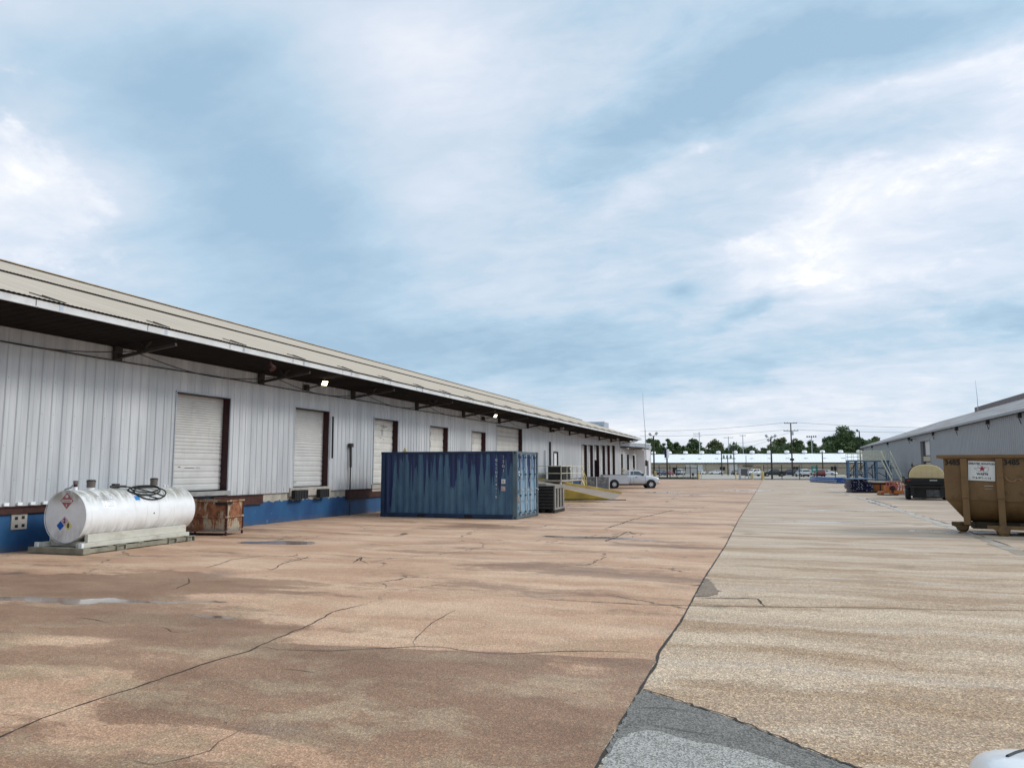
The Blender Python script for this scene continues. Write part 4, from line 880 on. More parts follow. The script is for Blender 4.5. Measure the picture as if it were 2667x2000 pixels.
fl_ = [(-.03, 0), (-.045, .03), (-.03, .06), (-.032, .085), (-.01, .06), (.0, .11), (.02, .07), (.03, .08), (.04, .04), (.03, 0)]
MB().prism([(.02 + a * 1.0, ZT + .425 + b * .75) for a, b in fl_], lambda a, b: (a, YF - .008, b), lambda a, b: (a, YF - .004, b)).build('flame_symbol', M['sign_white'], pc)
for nm, cx_, cz_, m_, tx, tm in (('hazard_diamond', -.115, ZT - .20, 'nfpa_blue', '', None), ('hazard_diamond', .0, ZT - .09, 'nfpa_pink', '2', 'stencil'), ('hazard_diamond', .115, ZT - .20, 'nfpa_yellow', '0', 'stencil')):
    hd = diamond(nm, cx_ - .01, cz_, .105, M[m_], tk, YF - .003)
    if tx: text_mesh('hazard_number', tx, .14, pm('purple_ink', (.10, .01, .09), .6) if tx == '2' else M['stencil'], hd, FT(cx_ - .01, cz_), .001, .8, bold=.006)
# fittings on top
def fitting(y, r, h, m1, capm, x=.0):
    f = MB().lathe([(r * .82, 0), (r * .82, h * .45)], T(x, y, ZT + RT - .03), 20).build('vent_neck', M['white_paint'], tk, smooth=30)
    MB().lathe([(r, 0), (r, h * .62), (r * 1.1, h * .64), (r * 1.1, h * .74), (r * .9, h * .82)], T(x, y, ZT + RT - .03 + h * .42), 20).build('vent_cap', capm, f, smooth=30)
    MB().lathe([(r * 1.05, 0), (r * 1.05, .02), (r * .8, .035)], T(x, y, ZT + RT - .03 + h * 1.2), 20).build('cap_top', M['dark_steel'], f)
grey_cap = pm('grey_brown_cap', (.16, .135, .12), .7, .2, .2, 5)
fitting(-1.18, .095, .185, None, grey_cap); fitting(.86, .09, .20, None, grey_cap)
vp = MB().tube([(0, -1.62, ZT + RT - .04), (0, -1.62, ZT + RT + .07)], .045, 12).build('vent_pipe', M['white_paint'], tk); MB().tube([(0, -1.62, ZT + RT + .07), (0, -1.62, ZT + RT + .13)], .042, 12).build('red_collar', M['rust_red'], vp)
MB().tube([(0, -1.62, ZT + RT + .13), (0, -1.62, ZT + RT + .21)], .055, 12).build('pipe_cap', grey_cap, vp)
MB().tube([(-.26, -1.70, ZT + RT - .06), (-.20, -1.70, ZT + RT + .02), (-.10, -1.66, ZT + RT + .05), (-.05, -1.64, ZT + RT + .11)], .022, 8).build('lever', M['galv'], tk)
MB().tube([(.0, 1.25, ZT + RT - .02), (0, 1.25, ZT + RT + .06)], .03, 10).tube([(-.05, 1.42, ZT + RT - .02), (-.05, 1.42, ZT + RT + .05)], .025, 10).build('plug', M['white_paint'], tk)
# pump hose coiled over the shoulder of the tank
def on_tank(y, ang, lift=.02):
    r = RT + lift; a = R(ang); return (r * math.sin(a), y, ZT + r * math.cos(a))
hs = MB()
for (yc, w_, a0, aw, lf) in ((.18, .50, 30, 18, .025), (.22, .44, 27, 15, .05), (.30, .50, 38, 22, .02)):
    hs.tube([on_tank(yc + w_ * math.cos(t * 2 * math.pi / 28), a0 + aw * math.sin(t * 2 * math.pi / 28), lf + .02 * (1 + math.cos(t * 2 * math.pi / 28))) for t in range(29)], .016, 7)
hs.tube([on_tank(-.45, 8, .05), on_tank(-.2, 14, .06), on_tank(.1, 26, .04), on_tank(.5, 42, .02), on_tank(.72, 52, .02), on_tank(.5, 58, .02), on_tank(.2, 50, .02)], .014, 7)
hs.build('hose', M['rubber'], tk, smooth=40)
nz = MB().tube([on_tank(-.62, 2, .05), on_tank(-.40, 6, .06), on_tank(-.22, 10, .06)], .028, 8).box(-.06, .06, -.5, -.36, ZT + RT + .01, ZT + RT + .12).build('pump_nozzle', M['dark_steel'], tk)
def decal(name, y0, y1, a0, a1, m, lift=.003, par=tk):
    n = 8; return MB().grid([[on_tank(y, a0 + (a1 - a0) * k / n, lift) for k in range(n + 1)] for y in (y0, y1)]).build(name, m, par)
dp = decal('blue_sticker', -.36, -.14, 46, 58, M['sticker_blue'])
pr_ = MB()
for a, y0, y1 in ((40, -1.42, -.98), (46, -1.36, -1.0), (51, -1.36, -.98)):
    for s in range(7):
        yy = y0 + (y1 - y0) * s / 7; n = 2
        o_ = random.uniform(.5, .9); p4 = [on_tank(yy, a, .004), on_tank(yy + (y1 - y0) / 7 * o_, a, .004), on_tank(yy + (y1 - y0) / 7 * o_, a + 2.2, .004), on_tank(yy, a + 2.2, .004)]; pr_.face(p4[::-1])
pr_.build('printed_warning', M['print_grey'], tk)
lb = decal('label_panel', -1.34, -.96, 57, 73, M['white_bright'], .0035)
MB().grid([[on_tank(y, a, .005) for a in (58, 59)] for y in (-1.2, -1.0)]).grid([[on_tank(y, a, .005) for a in (63, 64)] for y in (-1.15, -1.0)]).grid([[on_tank(y, a, .005) for a in (68, 69)] for y in (-1.2, -1.02)]).grid([[on_tank(y, a, .005) for a in (59, 70)] for y in (-1.30, -1.28)]).build('label_print', M['print_grey'], lb)
MB().lathe([(.018, 0), (.018, .02)], T(*on_tank(.24, 92, -.01)) @ RY(90), 10).build('gauge_port', M['dark_steel'], tk)
# skid: saddle plates, channels, then the pallet under it
mb = MB()
for s in (-1, 1): mb.box(s * .50 - .05, s * .50 + .05, -LT + .12, LT - .36, .24, .42).box(s * .50 - .10 + s * .06, s * .50 + .10 + s * .06, -LT - .12, LT - .36, .14, .24)
for y in (-LT + .15, 0., LT - .5): mb.box(-.48, .48, y - .05, y + .05, .145, .26)
mb.build('skid', pm('skid_white', (.52, .50, .43), .6, 0, .12, 2, ((.22, .18, .12), .45, 3, (1, .6, 1.5))), tk, .01)
mb = MB(); [mb.box(x - .05, x + .05, -LT - .16, -LT - .10, .14, .25) for x in (-.62, .62)]; mb.build('skid_lug', M['white_paint'], tk, .008)
mb = MB().box(-.78, .78, -LT - .22, -LT - .02, .015, .145)
for y in (-LT - .1, -LT + .6, -.3, .5, LT - .42): mb.box(-.74, .74, y - .08, y + .08, .115, .142)
for x in (-.68, 0, .68): mb.box(x - .05, x + .05, -LT - .1, LT - .36, .02, .115)
pb = mb.build('pallet', M['pallet'], tk, .005)
for y in (-.95, .75, LT - .42):
    mb = MB(); mb.box(.70, .78, y - .14, y - .12, .0, .14).box(.70, .78, y + .12, y + .14, .0, .14).box(.70, .78, y - .12, y + .12, .125, .14).box(.70, .78, y - .12, y + .12, .0, .015); mb.build('fork_guide', M['pallet'], tk)
# ------------------------------------------------------------------ rusty steel bin
rb = thing('rusty_bin', 'rust covered square steel bin standing between the tank and the warehouse wall', 'steel bin', (-15.56, 18.83, 0), R(9))
a_, b_, h_ = .75, .45, 1.0
mb = MB()
mb.box(-a_, a_, -b_, -b_ + .03, .1, h_).box(-a_, a_, b_ - .03, b_, .1, h_).box(a_ - .03, a_, -b_ + .03, b_ - .03, .1, h_)
mb.prism([(-b_ + .03, .1), (b_ - .03, .1), (b_ - .03, h_), (-b_ + .03, h_)], lambda y, z: (-a_, y, z), lambda y, z: (-a_ + .03, y, z)).box(-a_ + .03, a_ - .03, -b_ + .03, b_ - .03, .1, .14)
mb.build('bin_sides', M['rusty'], rb)
mb = MB()
for x in (-a_, a_):
    for y in (-b_, b_): mb.box(x - .025, x + .025, y - .025, y + .025, 0, h_ + .01)
mb.build('corner_angle', M['rust_beam'], rb, .004)
mb = MB()
for z, w_ in ((h_ - .05, .04), (.50, .035), (.10, .04)):
    mb.box(-a_ - w_, a_ + w_, -b_ - w_, -b_ - .001, z, z + .05).box(a_ + .001, a_ + w_, -b_ - .001, b_ + w_, z, z + .05).box(-a_ - w_, -a_ - .001, -b_ - .001, b_ + w_, z, z + .05)
mb.build('stiffener', M['rusty'], rb, .004)
MB().box(.42, .78, -b_ - .045, -b_ - .0405, h_ - .14, h_ - .06).box(a_ + .041, a_ + .046, -.42, -.22, h_ - .12, h_ - .04).build('lifting_slot', M['black_iron'], rb)

# ================================================================== roll-off dumpster
dm = thing('roll_off_dumpster', 'brown roll off dumpster with stencilled numbers and a white company sign', 'dumpster', (5.80, 25.50, 0), R(-13.6))
ZR, ZS, ZB, XL, XR, WD = 2.21, 1.02, .36, -.955, 5.15, 2.3
CV = [(.02, ZS), (.05, .86), (.14, .66), (.30, .48), (.55, ZB)]          # the lower side plate curls in under the box (y, z)
def xl(z): return XL + max(0., ZS - z) / (ZS - ZB) * .50
mb = MB()
mb.face([(XL, 0, ZS), (XR, 0, ZS), (XR, 0, ZR), (XL, 0, ZR)])
mb.grid([[(xl(z) + (XR - xl(z)) * k / 10, y, z) for k in range(11)] for y, z in CV][::-1]); mb.build('side_wall', M['dumpster'], dm, smooth=60)
mb = MB(); mb.grid([[(xl(z) + (XR - xl(z)) * k / 10, WD - y, z) for k in range(11)] for y, z in CV]); mb.face([(XL, WD, ZS), (XL, WD, ZR), (XR, WD, ZR), (XR, WD, ZS)]); mb.build('side_wall', M['dumpster'], dm, smooth=60)
mb = MB(); mb.face([(XL, 0, ZR), (XL, WD, ZR), (XL, WD, ZS), (XL, 0, ZS)]); mb.face([(xl(z), y, z) for y, z in CV] + [(xl(z), WD - y, z) for y, z in CV[::-1]]); mb.build('end_wall', M['dumpster'], dm)
mb = MB(); mb.face([(XR, 0, ZR), (XR, 0, ZS)] + [(XR, y, z) for y, z in CV[1:]] + [(XR, WD - y, z) for y, z in CV[::-1]] + [(XR, WD, ZR)]); mb.build('end_wall', M['dumpster'], dm)
MB().face([(xl(ZB), .55, ZB), (XR, .55, ZB), (XR, WD - .55, ZB), (xl(ZB), WD - .55, ZB)]).build('floor_plate', M['dumpster_dark'], dm)
MB().box(XL - .17, XR + .1, -.09, .05, ZR - .01, ZR + .09).box(XL - .15, XL + .02, .051, WD + .09, ZR - .01, ZR + .085).box(XL + .021, XR + .1, WD - .05, WD + .09, ZR - .01, ZR + .09).build('top_rim', M['dumpster'], dm, .012)
MB().box(XL + .01, XR, -.012, .0, ZS - .02, ZS + .012).build('seam_angle', M['dumpster'], dm)
for k in range(7):
    x = -.435 + .87 * k
    MB().prism([(.001, ZR - .02), (-.085, ZR - .02), (-.10, 1.62), (-.11, ZS), (-.10, .29), (.56, .29), (.50, .38), (.26, .50), (.10, .68), (.02, .88), (.001, ZS)], lambda y, z: (x - .085, y, z), lambda y, z: (x + .085, y, z)).build('side_rib', M['dumpster'], dm, .008)
    MB().box(x - .09, x + .09, -.135, -.09, 1.05, 1.62).build('rib_doubler', M['dumpster'], dm, .01)
MB().box(.05, XR, -.10, .06, .19, .285).build('rail', M['dumpster'], dm, .01)
MB().box(-.88, XR, .95, 1.11, .19, .30).build('rail', M['dumpster'], dm, .01)
for x, y in ((.43, -.02), (-.60, 1.03), (4.6, -.02), (4.6, 1.03)):
    MB().lathe([(.13, -.10), (.155, -.09), (.155, .09), (.13, .10)], T(x, y, .155) @ RZ(18) @ RX(90), 20).build('ground_roller', M['dumpster'], dm, smooth=35)
    MB().prism([(x - .26, .20), (x + .20, .20), (x + .10, .07), (x - .04, .07)], lambda a, z: (a, y - .135, z), lambda a, z: (a, y - .105, z)).build('roller_bracket', M['dumpster'], dm, .006)
MB().box(-.32, XR - .1, .30, .949, .16, .355).box(-.32, XR - .1, 1.111, 2.0, .16, .355).build('dark_underfill', M['dumpster_dark'], dm)  # dark boxes added so the shaded gap under the hull reads black
for x in (-.3, .9, 2.1, 3.3, 4.5): MB().box(x - .05, x + .05, .061, .299, .20, .36).build('cross_member', M['dumpster_dark'], dm)
DT = lambda x, z, y=-.006: T(x, y, z) @ RX(90)
for x in (-.725, .745): text_mesh('stencil_number', '3485', .205, M['stencil'], dm, DT(x, 2.07), .003, .95, bold=.007)
sg = MB().box(-.335, .335, -.022, -.006, -.28, .28).build('company_sign', M['sign_white'], dm, .004); sg.location = (.0, -.005, 1.83); sg.rotation_euler = (0, R(2.5), 0)
ST = lambda x, z, y=-.0235: T(x, y, z) @ RX(90)
text_mesh('sign_name', 'GREATER HOUSTON', .075, M['stencil'], sg, ST(0, .205), .001, .92, bold=.003)
text_mesh('sign_word', 'WASTE', .082, M['stencil'], sg, ST(.02, -.09), .001, 1.05, bold=.004)
text_mesh('sign_phone', '713-971-1112', .08, M['stencil'], sg, ST(0, -.205), .001, 1.02, bold=.002)
star = [(math.sin(math.pi * k / 5) * (.095 if k % 2 == 0 else .038) + .015, math.cos(math.pi * k / 5) * (.095 if k % 2 == 0 else .038) + .065) for k in range(10)]
MB().prism(star, lambda a, b: (a, -.0262, b), lambda a, b: (a, -.0222, b)).build('red_star', M['sign_red'], sg)
out_ = [(-.085, .16), (-.02, .16), (-.02, .13), (.10, .115), (.165, .11), (.17, .02), (.10, -.03), (.08, -.06), (.04, -.02), (-.03, .0), (-.075, -.01), (-.18, .075), (-.085, .075)]
mb = MB()
for (a, b), (c, d) in zip(out_, out_[1:] + out_[:1]): mb.bar((a, -.0236, b), (c, -.0236, d), .012, .003, up=(0, 1, 0))
mb.build('state_outline', M['print_grey'], sg)
MB().box(.05, .24, -.009, -.004, 1.32, 1.325).box(.05, .26, -.009, -.004, 1.40, 1.41).build('scuff', M['cream_metal'], dm)
# hooks and a slack chain
for x, z in ((.56, 1.66), (.93, 1.68), (.58, 1.20), (.94, 1.19), (-.72, 1.05), (-.06, 1.06)): hk = MB().tube([(x - .03, 0, z + .03), (x - .03, -.07, z + .03), (x + .04, -.09, z), (x + .05, -.08, z + .06)], .016, 7).build('tarp_hook', M['dumpster'], dm, smooth=40)
MB().tube([(.56, -.09, 1.67), (.62, -.10, 1.57), (.70, -.10, 1.53), (.78, -.10, 1.54), (.83, -.10, 1.60), (.90, -.10, 1.61), (.96, -.09, 1.55)], .016, 7).build('chain', pm('old_chain', (.26, .17, .10), .8, .2, .3, 20), dm, smooth=40)
MB().face([(.56, -.014, ZS - .05), (.94, -.014, ZS - .05), (.94, -.014, ZS - .02), (.56, -.014, ZS - .02)]).build('door_seam', M['dumpster'], dm)
MB().box(-.72, -.62, -.004, -.0015, 1.52, 1.64).build('red_spray', pm('red_spray', (.21, .085, .045), .8, 0, .3, 12), dm)

# ================================================================== grey building on the right
rbld = thing('grey_warehouse', 'long grey metal warehouse with a rust streaked roof on the right side of the yard', 'warehouse', (20, 0, 0))
GY0, GY1 = 30., 191.
mb = MB(); pr = []
y = GY0
while y < GY1:
    for a, h in ((0, 0), (.30, 0), (.36, -.035), (.44, -.035), (.50, 0)):
        pr.append((y + a, h))
    y += .61
def gseg(y0, y1, z0, z1):
    q = [(y0, 0.)] + [(yy, h) for yy, h in pr if y0 < yy < y1] + [(y1, 0.)]
    mb.grid([[(h, yy, z1) for yy, h in q], [(h, yy, z0) for yy, h in q]])
gseg(GY0, 113.0, 0, 6.55); gseg(113.0, 119.6, 5.62, 6.55); gseg(113.0, 119.6, 0, 2.4); gseg(119.6, GY1, 0, 6.55)
mb.build('wall', M['grey_panel'], rbld)
def gz(x): return 6.72 + .335 * (x + .35)
mb = MB(); mb.face([(0, GY1, 0), (0, GY1, 6.6), (16, GY1, gz(16)), (32, GY1, 6.6), (32, GY1, 0)]); mb.face([(0, GY0, 0), (32, GY0, 0), (32, GY0, 6.6), (16, GY0, gz(16)), (0, GY0, 6.6)]); mb.face([(32, GY0, 0), (32, GY1, 0), (32, GY1, 6.6), (32, GY0, 6.6)]); mb.build('gable_wall', M['grey_panel'], rbld)
m_, g_, p_ = new_mat('rust_streaked_roof'); t_ = g_.n('ShaderNodeTexCoord').outputs['Object']
n1_ = g_.noise(g_.mul(t_, (.12, 1.2, .12)), 1.2, 7, .65); n2_ = g_.noise(g_.mul(t_, (.4, .12, .4)), 1.4, 5, .6)
c_ = g_.mix(g_.ss(n1_, .3, .7), (.30, .28, .27), (.42, .40, .385)); c_ = g_.mix(g_.m('MULTIPLY', g_.ss(n2_, .48, .64), .7), c_, (.24, .15, .125)); g_.set(p_, 'Base Color', c_); g_.set(p_, 'Roughness', .7)
cpr = corr(GY0 - .5, GY1 + .5, .5, .03)
MB().grid([[(-.35, y, gz(-.35) + h) for y, h in cpr], [(16., y, gz(16.) + h) for y, h in cpr]]).face([(16., GY0 - .5, gz(16)), (32.4, GY0 - .5, gz(-.35)), (32.4, GY1 + .5, gz(-.35)), (16., GY1 + .5, gz(16))]).build('roof', m_, rbld)
MB().box(-.40, -.33, GY0 - .5, GY1 + .5, 6.50, 6.70).build('eave_trim', M['grey_panel'], rbld)
MB().box(-.30, -.01, GY0, GY1, 6.50, 6.54).build('soffit', M['dark_steel'], rbld)
MB().box(14.8, 17.2, 60., 155., gz(14.8) - .1, gz(16) + .42).build('ridge_monitor', pm('brown_monitor', (.17, .14, .135), .7, 0, .2, 2), rbld)
od = MB().box(.30, .36, 113.0, 119.6, 2.4, 5.62).build('loading_door', M['steel_door'], rbld); od['label'] = 'recessed loading door high in the grey wall'
MB().box(-.06, .30, 112.85, 113.0, 2.0, 5.72).box(-.06, .30, 119.6, 119.75, 2.0, 5.72).box(-.06, .30, 113.0, 119.6, 5.62, 5.75).box(-.04, .30, 113.0, 119.6, 2.28, 2.4).build('door_frame', M['grey_panel'], od)
MB().box(.28, .30, 118.0, 119.58, 2.4, 5.6).build('door_jamb', M['dark_steel'], od)
MB().box(.18, .29, 113.1, 119.2, 2.9, 3.55).build('tan_panel', M['tan_wall'], od); MB().box(.16, .22, 113.1, 119.4, 3.56, 3.66).box(.16, .22, 113.1, 119.4, 2.75, 2.83).build('door_rail', M['rust_beam'], od)
for y in (58., 66.5, 74., 84., 97., 110., 128., 150., 172.):
    MB().box(-.30, -.02, y - .2, y + .2, 6.1, 6.5).bar((-.28, y, 6.45), (-.04, y + .1, 5.6), .05).build('eave_strut', M['dark_steel'], rbld)
for y, lb_ in ((60.5, 'white floodlight under the eaves at the right edge of the grey warehouse'), (122.5, 'dark floodlight on the grey wall beside the loading door'), (183., 'small dark floodlight near the far corner of the grey warehouse')):
    f = thing('wall_floodlight', lb_, 'floodlight', (19.95, y, 6.0)); mm = M['white_bright'] if y < 70 else M['black_iron']
    MB().bar((0, 0, .15), (-.5, 0, .05), .06).build('arm', M['dark_steel'], f); MB().box(-.75, -.5, -.2, .2, -.22, .12).build('housing', mm, f, .03)
an = thing('roof_antenna', 'thin pale antenna mast on the ridge of the grey warehouse', 'antenna', (34.2, 150., 11.4))
MB().tube([(0, 0, 0), (0, 0, 2.6), (-.12, 0, 5.6)], .075, 6, .02).build('mast', M['galv'], an); MB().lathe([(.2, -.15), (.2, .2)], None, 8).build('base', M['dark_steel'], an)

# ------------------------------------------------------------------ black flatbed trailer with a cream plastic tank lid
tr = thing('flatbed_trailer', 'black flatbed trailer with tandem wheels parked behind the dumpster', 'trailer', (8.98, 52.4, 0), R(-7))
MB().box(-1.2, 1.2, 0, 5.6, 1.02, 1.30).build('deck', M['black_iron'], tr, .02)
MB().box(-1.16, 1.24, -.10, -.002, .92, 1.28).box(-1.16, 1.24, -.14, -.1, 1.08, 1.14).build('tail_board', M['rubber'], tr, .01)
MB().box(-1.1, 1.15, -.145, -.11, .78, .83).build('tail_rail', M['dark_steel'], tr)
mb = MB(); mb.box(-.9, .9, .2, 5.2, .62, 1.02).box(-.9, -.7, -.05, .2, .25, .9).box(.7, .9, -.05, .2, .25, .9).box(-.8, .8, .25, .35, .12, .64); mb.build('chassis', M['black_iron'], tr)
MB().box(-.05, .9, .16, .20, .20, .62).build('mud_flap', pm('grey_flap', (.10, .10, .105), .6, 0, .5, 4), tr)
for s in (-1, 1):
    for y in (.75, 1.75):
        w_ = MB().lathe([(.2, -.14), (.40, -.14), (.44, -.08), (.44, .08), (.40, .14), (.2, .14)], T(s * 1.02, y, .44) @ RY(90), 24, close=False).build('wheel', M['rubber'], tr, smooth=40)
        MB().lathe([(.02, 0), (.22, 0), (.24, .03)], T(s * 1.17, y, .44) @ RY(90 * s), 16).build('rim', M['chrome'], w_, smooth=40)
    MB().box(s * 1.02 - .17, s * 1.02 + .17, .2, 2.3, .92, .96).build('mudguard', M['dark_steel'], tr)
    MB().box(s * .98 - .09, s * .98 + .09, -.155, -.142, 1.16, 1.22).build('tail_light', M['tail_red'], tr)
    [MB().bar((s * 1.18, y, .95), (s * 1.18, y, 1.38), .05).build('stake', M['dark_steel'], tr) for y in (.1, 1.9, 3.7, 5.4)]
MB().box(.15, .55, -.150, -.143, 1.17, 1.21).build('reflector', M['sign_white'], tr)
cl = thing('cream_tank', 'cream plastic dome shaped tank lying on the black trailer', 'plastic tank', (9.02, 52.6, 1.31), R(-8))
def dome(w, h, n=18):
    pts = [(-w, 0)]
    for k in range(n + 1):
        a = math.pi * (1 - k / n); c, s_ = math.cos(a), math.sin(a); pts.append((w * math.copysign(abs(c) ** .78, c), h * abs(s_) ** .88))
    return pts + [(w, 0)]
MB().prism(dome(.97, .84), lambda x, z: (x, .0, z), lambda x, z: (x, 1.9, z)).build('shell', M['cream_plastic'], cl, .04, smooth=40)
mb = MB(); mb.prism(dome(1.0, .87), lambda x, z: (x - .02, .32, z), lambda x, z: (x - .02, .62, z)); mb.build('black_strap', M['rubber'], cl, smooth=40)
mb = MB()
for x in (-.62, -.30, .0, .30, .62): mb.box(x - .012, x + .012, -.022, .001, .06, .74 - abs(x) * .34)
mb.box(-.7, .7, -.02, .001, .02, .07); mb.build('moulded_rib', M['cream_plastic'], cl, .005)
mb = MB()
for x, w_ in ((-.58, .06), (-.17, .11), (.22, .11), (.60, .06)): mb.box(x - w_, x + w_, -.025, -.001, .37, .40)
for x in (-.28, .26): mb.bar((x - .14, -.02, .66 - .03 * (x > 0)), (x + .14, -.02, .69 - .05 * (x > 0)), .02)
mb.build('slot', M['rail_cream'], cl)
ob = thing('cap_fitting', 'small rusty valve on the roof side of the cream tank', 'valve', (8.42, 53.6, 2.02)); MB().lathe([(.07, 0), (.07, .1), (.04, .12), (.04, .2)], None, 10).build('valve_body', M['rust_beam'], ob)
# ------------------------------------------------------------------ navy bundle, orange tray, orange and coral machine
nb = thing('upright_bundle', 'bundle of dark navy perforated rack uprights on a black skid left of the orange tray', 'steel bundle', (6.75, 66.9, 0), R(4))
MB().box(-.75, 2.1, -.6, 2., 0, .12).build('skid', M['black_iron'], nb)
random.seed(11)
mb = MB(); hol = MB()
for row in range(7):
    for c_i in range(9):
        x = -.85 + c_i * .19 + (row % 2) * .06; z = .14 + row * .13
        if c_i == 0 and row in (0, 6): continue
        if c_i > 6 and row > 4: continue
        yy = random.uniform(-.55, -.25); mb.box(x, x + .15, yy, 2.4, z, z + .105)
        if random.random() < .62 - .05 * c_i: hol.box(x + .04, x + .11, yy - .006, yy - .001, z + .03, z + .075)
mb.build('uprights', M['navy'], nb); hol.build('perforations', M['galv'], nb)
mb = MB(); mb.box(-.95, 1.1, -.7, 2.2, 1.06, 1.11); mb.build('top_plate', M['rack_blue'], nb)
ot = thing('orange_tray', 'long orange steel tray with a tan top between the navy bundle and the coral machine', 'steel tray', (8.35, 68.6, 0), R(6))
MB().box(-1.15, 1.2, -.5, .9, .14, .20).box(-1.15, -1.08, -.5, .9, .20, .74).box(1.12, 1.2, -.5, .9, .2, .74).box(-1.08, 1.12, -.5, -.44, .2, .62).box(-1.08, 1.12, .84, .9, .2, .74).build('tray_body', M['orange'], ot, .01)
MB().box(-1.1, 1.15, -.45, .85, .76, .84).build('tan_board', M['tan_wall'], ot)
[MB().box(x, x + .06, -.56, -.501, .12, .74).build('stiffener', M['rust_beam'], ot) for x in (-.7, -.1, .5, 1.0)]
MB().box(-1.15, 1.2, -.5, .9, 0, .13).build('skid', M['black_iron'], ot)
om = thing('coral_machine', 'coral and orange floor machine on orange skids beside the black trailer', 'machine', (8.30, 61.6, 0), R(3))
MB().box(-.85, -.2, -.5, .8, .06, .26).box(.0, .95, -.5, .8, .10, .34).box(-.5, -.25, -.45, .4, .26, .62).build('base', M['orange'], om, .015)
MB().box(-.9, .95, -.55, .85, 0, .06).build('skid', M['rubber'], om)
mb = MB()
random.seed(5)
for k in range(7):
    x = -.42 + k * .2; mb.bar((x, -.3, .34), (x + random.uniform(-.12, .12), -.2, random.uniform(.85, 1.05)), .05).bar((x, .4, .34), (x + .15, .35, .95), .05)
mb.bar((-.5, -.3, .92), (1.0, -.3, 1.02), .06).bar((-.5, -.3, .62), (.9, -.3, .6), .06).bar((-.45, .4, .9), (1.0, .4, .98), .06).box(-.15, .3, -.35, .1, .42, .72); mb.build('frame', M['coral'], om)
MB().tube([(.5, -.4, .78), (1.1, -.4, .80)], .03, 8).build('hose_arm', M['cream_plastic'], om)
MB().lathe([(.02, -.12), (.17, -.12), (.17, .12), (.02, .12)], T(-.05, -.42, .5) @ RX(90), 16).build('drum', M['rust_red'], om)
mb = MB(); mb.box(-.65, -.3, -.565, -.556, .07, .14).box(.3, .7, -.565, -.556, .02, .08); mb.build('white_label', M['sign_white'], om)
# ------------------------------------------------------------------ blue rack beams on the ground
bb = thing('rack_beam_stack', 'low stack of bright blue rack beams lying on the concrete in front of the fence', 'beam stack', (6.1, 119.5, 0), R(-78))
mb = MB(); hol = MB()
for r_ in range(3):
    for c_i in range(5):
        y = -.7 + c_i * .3 + r_ * .05; mb.box(-.2, 12.4 - r_ * .5, y, y + .2, .12 + r_ * .21, .12 + r_ * .21 + .17)
for k in range(20): hol.box(.4 + k * .62, .7 + k * .62, -.72 - .004, -.70 - .001, .15, .25); hol.box(.5 + k * .62, .76 + k * .62, -.654, -.651, .38, .46)
mb.build('beams', M['rack_blue2'], bb); hol.build('beam_slots', M['galv'], bb)
mb = MB(); [mb.box(x, x + .15, -.8, 1., 0, .12) for x in (.5, 6.5, 12.)]; mb.build('dunnage', M['wood_grey'], bb)
# ------------------------------------------------------------------ blue steel mezzanine platform with stairs
pf = thing('steel_platform', 'blue steel platform with braced legs, cream railings and stairs against the grey warehouse', 'platform', (11.7, 132., 0))
xs = (.05, 1.25, 2.63, 4.1, 5.7)
for k, x in enumerate(xs):
    for y in (0., 2.6): MB().box(x - .12, x + .12, y - .08, y + .08, 0, 2.96).build('leg', M['rack_blue'], pf)
for x in xs: MB().bar((x, 0, 1.3), (x, 2.6, 1.3), .08).build('tie', M['rack_blue'], pf)
MB().box(-.1, 5.9, -.12, 2.75, 2.96, 3.16).build('deck', M['rack_blue'], pf); MB().box(-.15, 5.95, -.16, 2.8, 3.165, 3.22).build('deck_edge', M['rail_cream'], pf)
for a, b, z0, z1 in ((.2, 1.15, 1.45, 2.75), (1.4, 2.5, 1.5, 2.75), (2.75, 4.0, 1.6, 2.9), (4.0, 2.8, .15, 1.35), (5.4, 4.2, .6, 1.3), (2.5, 1.5, .2, 1.2)):
    MB().bar((a, -.02, z0), (b, -.02, z1), .11, .1).build('brace', M['navy'], pf)
for z in (1.9, .12): MB().bar((4.1, 0, z), (5.7, 0, z), .12).build('tie', M['rack_blue'], pf)
MB().box(5.05, 5.6, -.05, .6, 2.2, 3.0).build('side_plate', M['rack_blue'], pf)
mb = MB()
for y in (-.1, 2.7):
    for k in range(8): mb.bar((-.05 + k * .84, y, 3.2), (-.05 + k * .84, y, 4.25), .05)
    for z in (3.72, 4.23): mb.bar((-.1, y, z), (5.9, y, z), .05)
for z in (3.72, 4.23): mb.bar((-.05, -.1, z), (-.05, 2.7, z), .05)
mb.build('railing', M['rail_cream'], pf)
mb = MB(); [mb.bar((1.7 + k * .075, 2.72, 3.2), (1.7 + k * .075, 2.72, 4.75), .03) for k in range(55)]; mb.bar((1.65, 2.72, 4.75), (5.9, 2.72, 4.75), .05).bar((1.65, 2.72, 3.25), (5.9, 2.72, 3.25), .05); mb.build('guard_mesh', M['rail_cream'], pf)
for dx_ in (0, 1.3):
    MB().bar((4.75 + dx_, -.2, 4.6), (5.8 + dx_, -2.6, .9), .09).bar((4.72 + dx_, -.2, 3.3), (5.8 + dx_, -2.6, .05), .09, .22).bar((5.8 + dx_, -2.6, 0.), (5.8 + dx_, -2.6, .95), .07).bar((4.75 + dx_, -.2, 3.2), (4.75 + dx_, -.2, 4.6), .07).build('stair_rail', M['rail_cream'], pf)
mb = MB(); [mb.box(4.75 + .108 * k, 6.05 + .108 * k, -.3 - .24 * k, -.1 - .24 * k, 3.05 - .33 * k, 3.09 - .33 * k) for k in range(10)]; mb.build('treads', M['rack_blue'], pf)

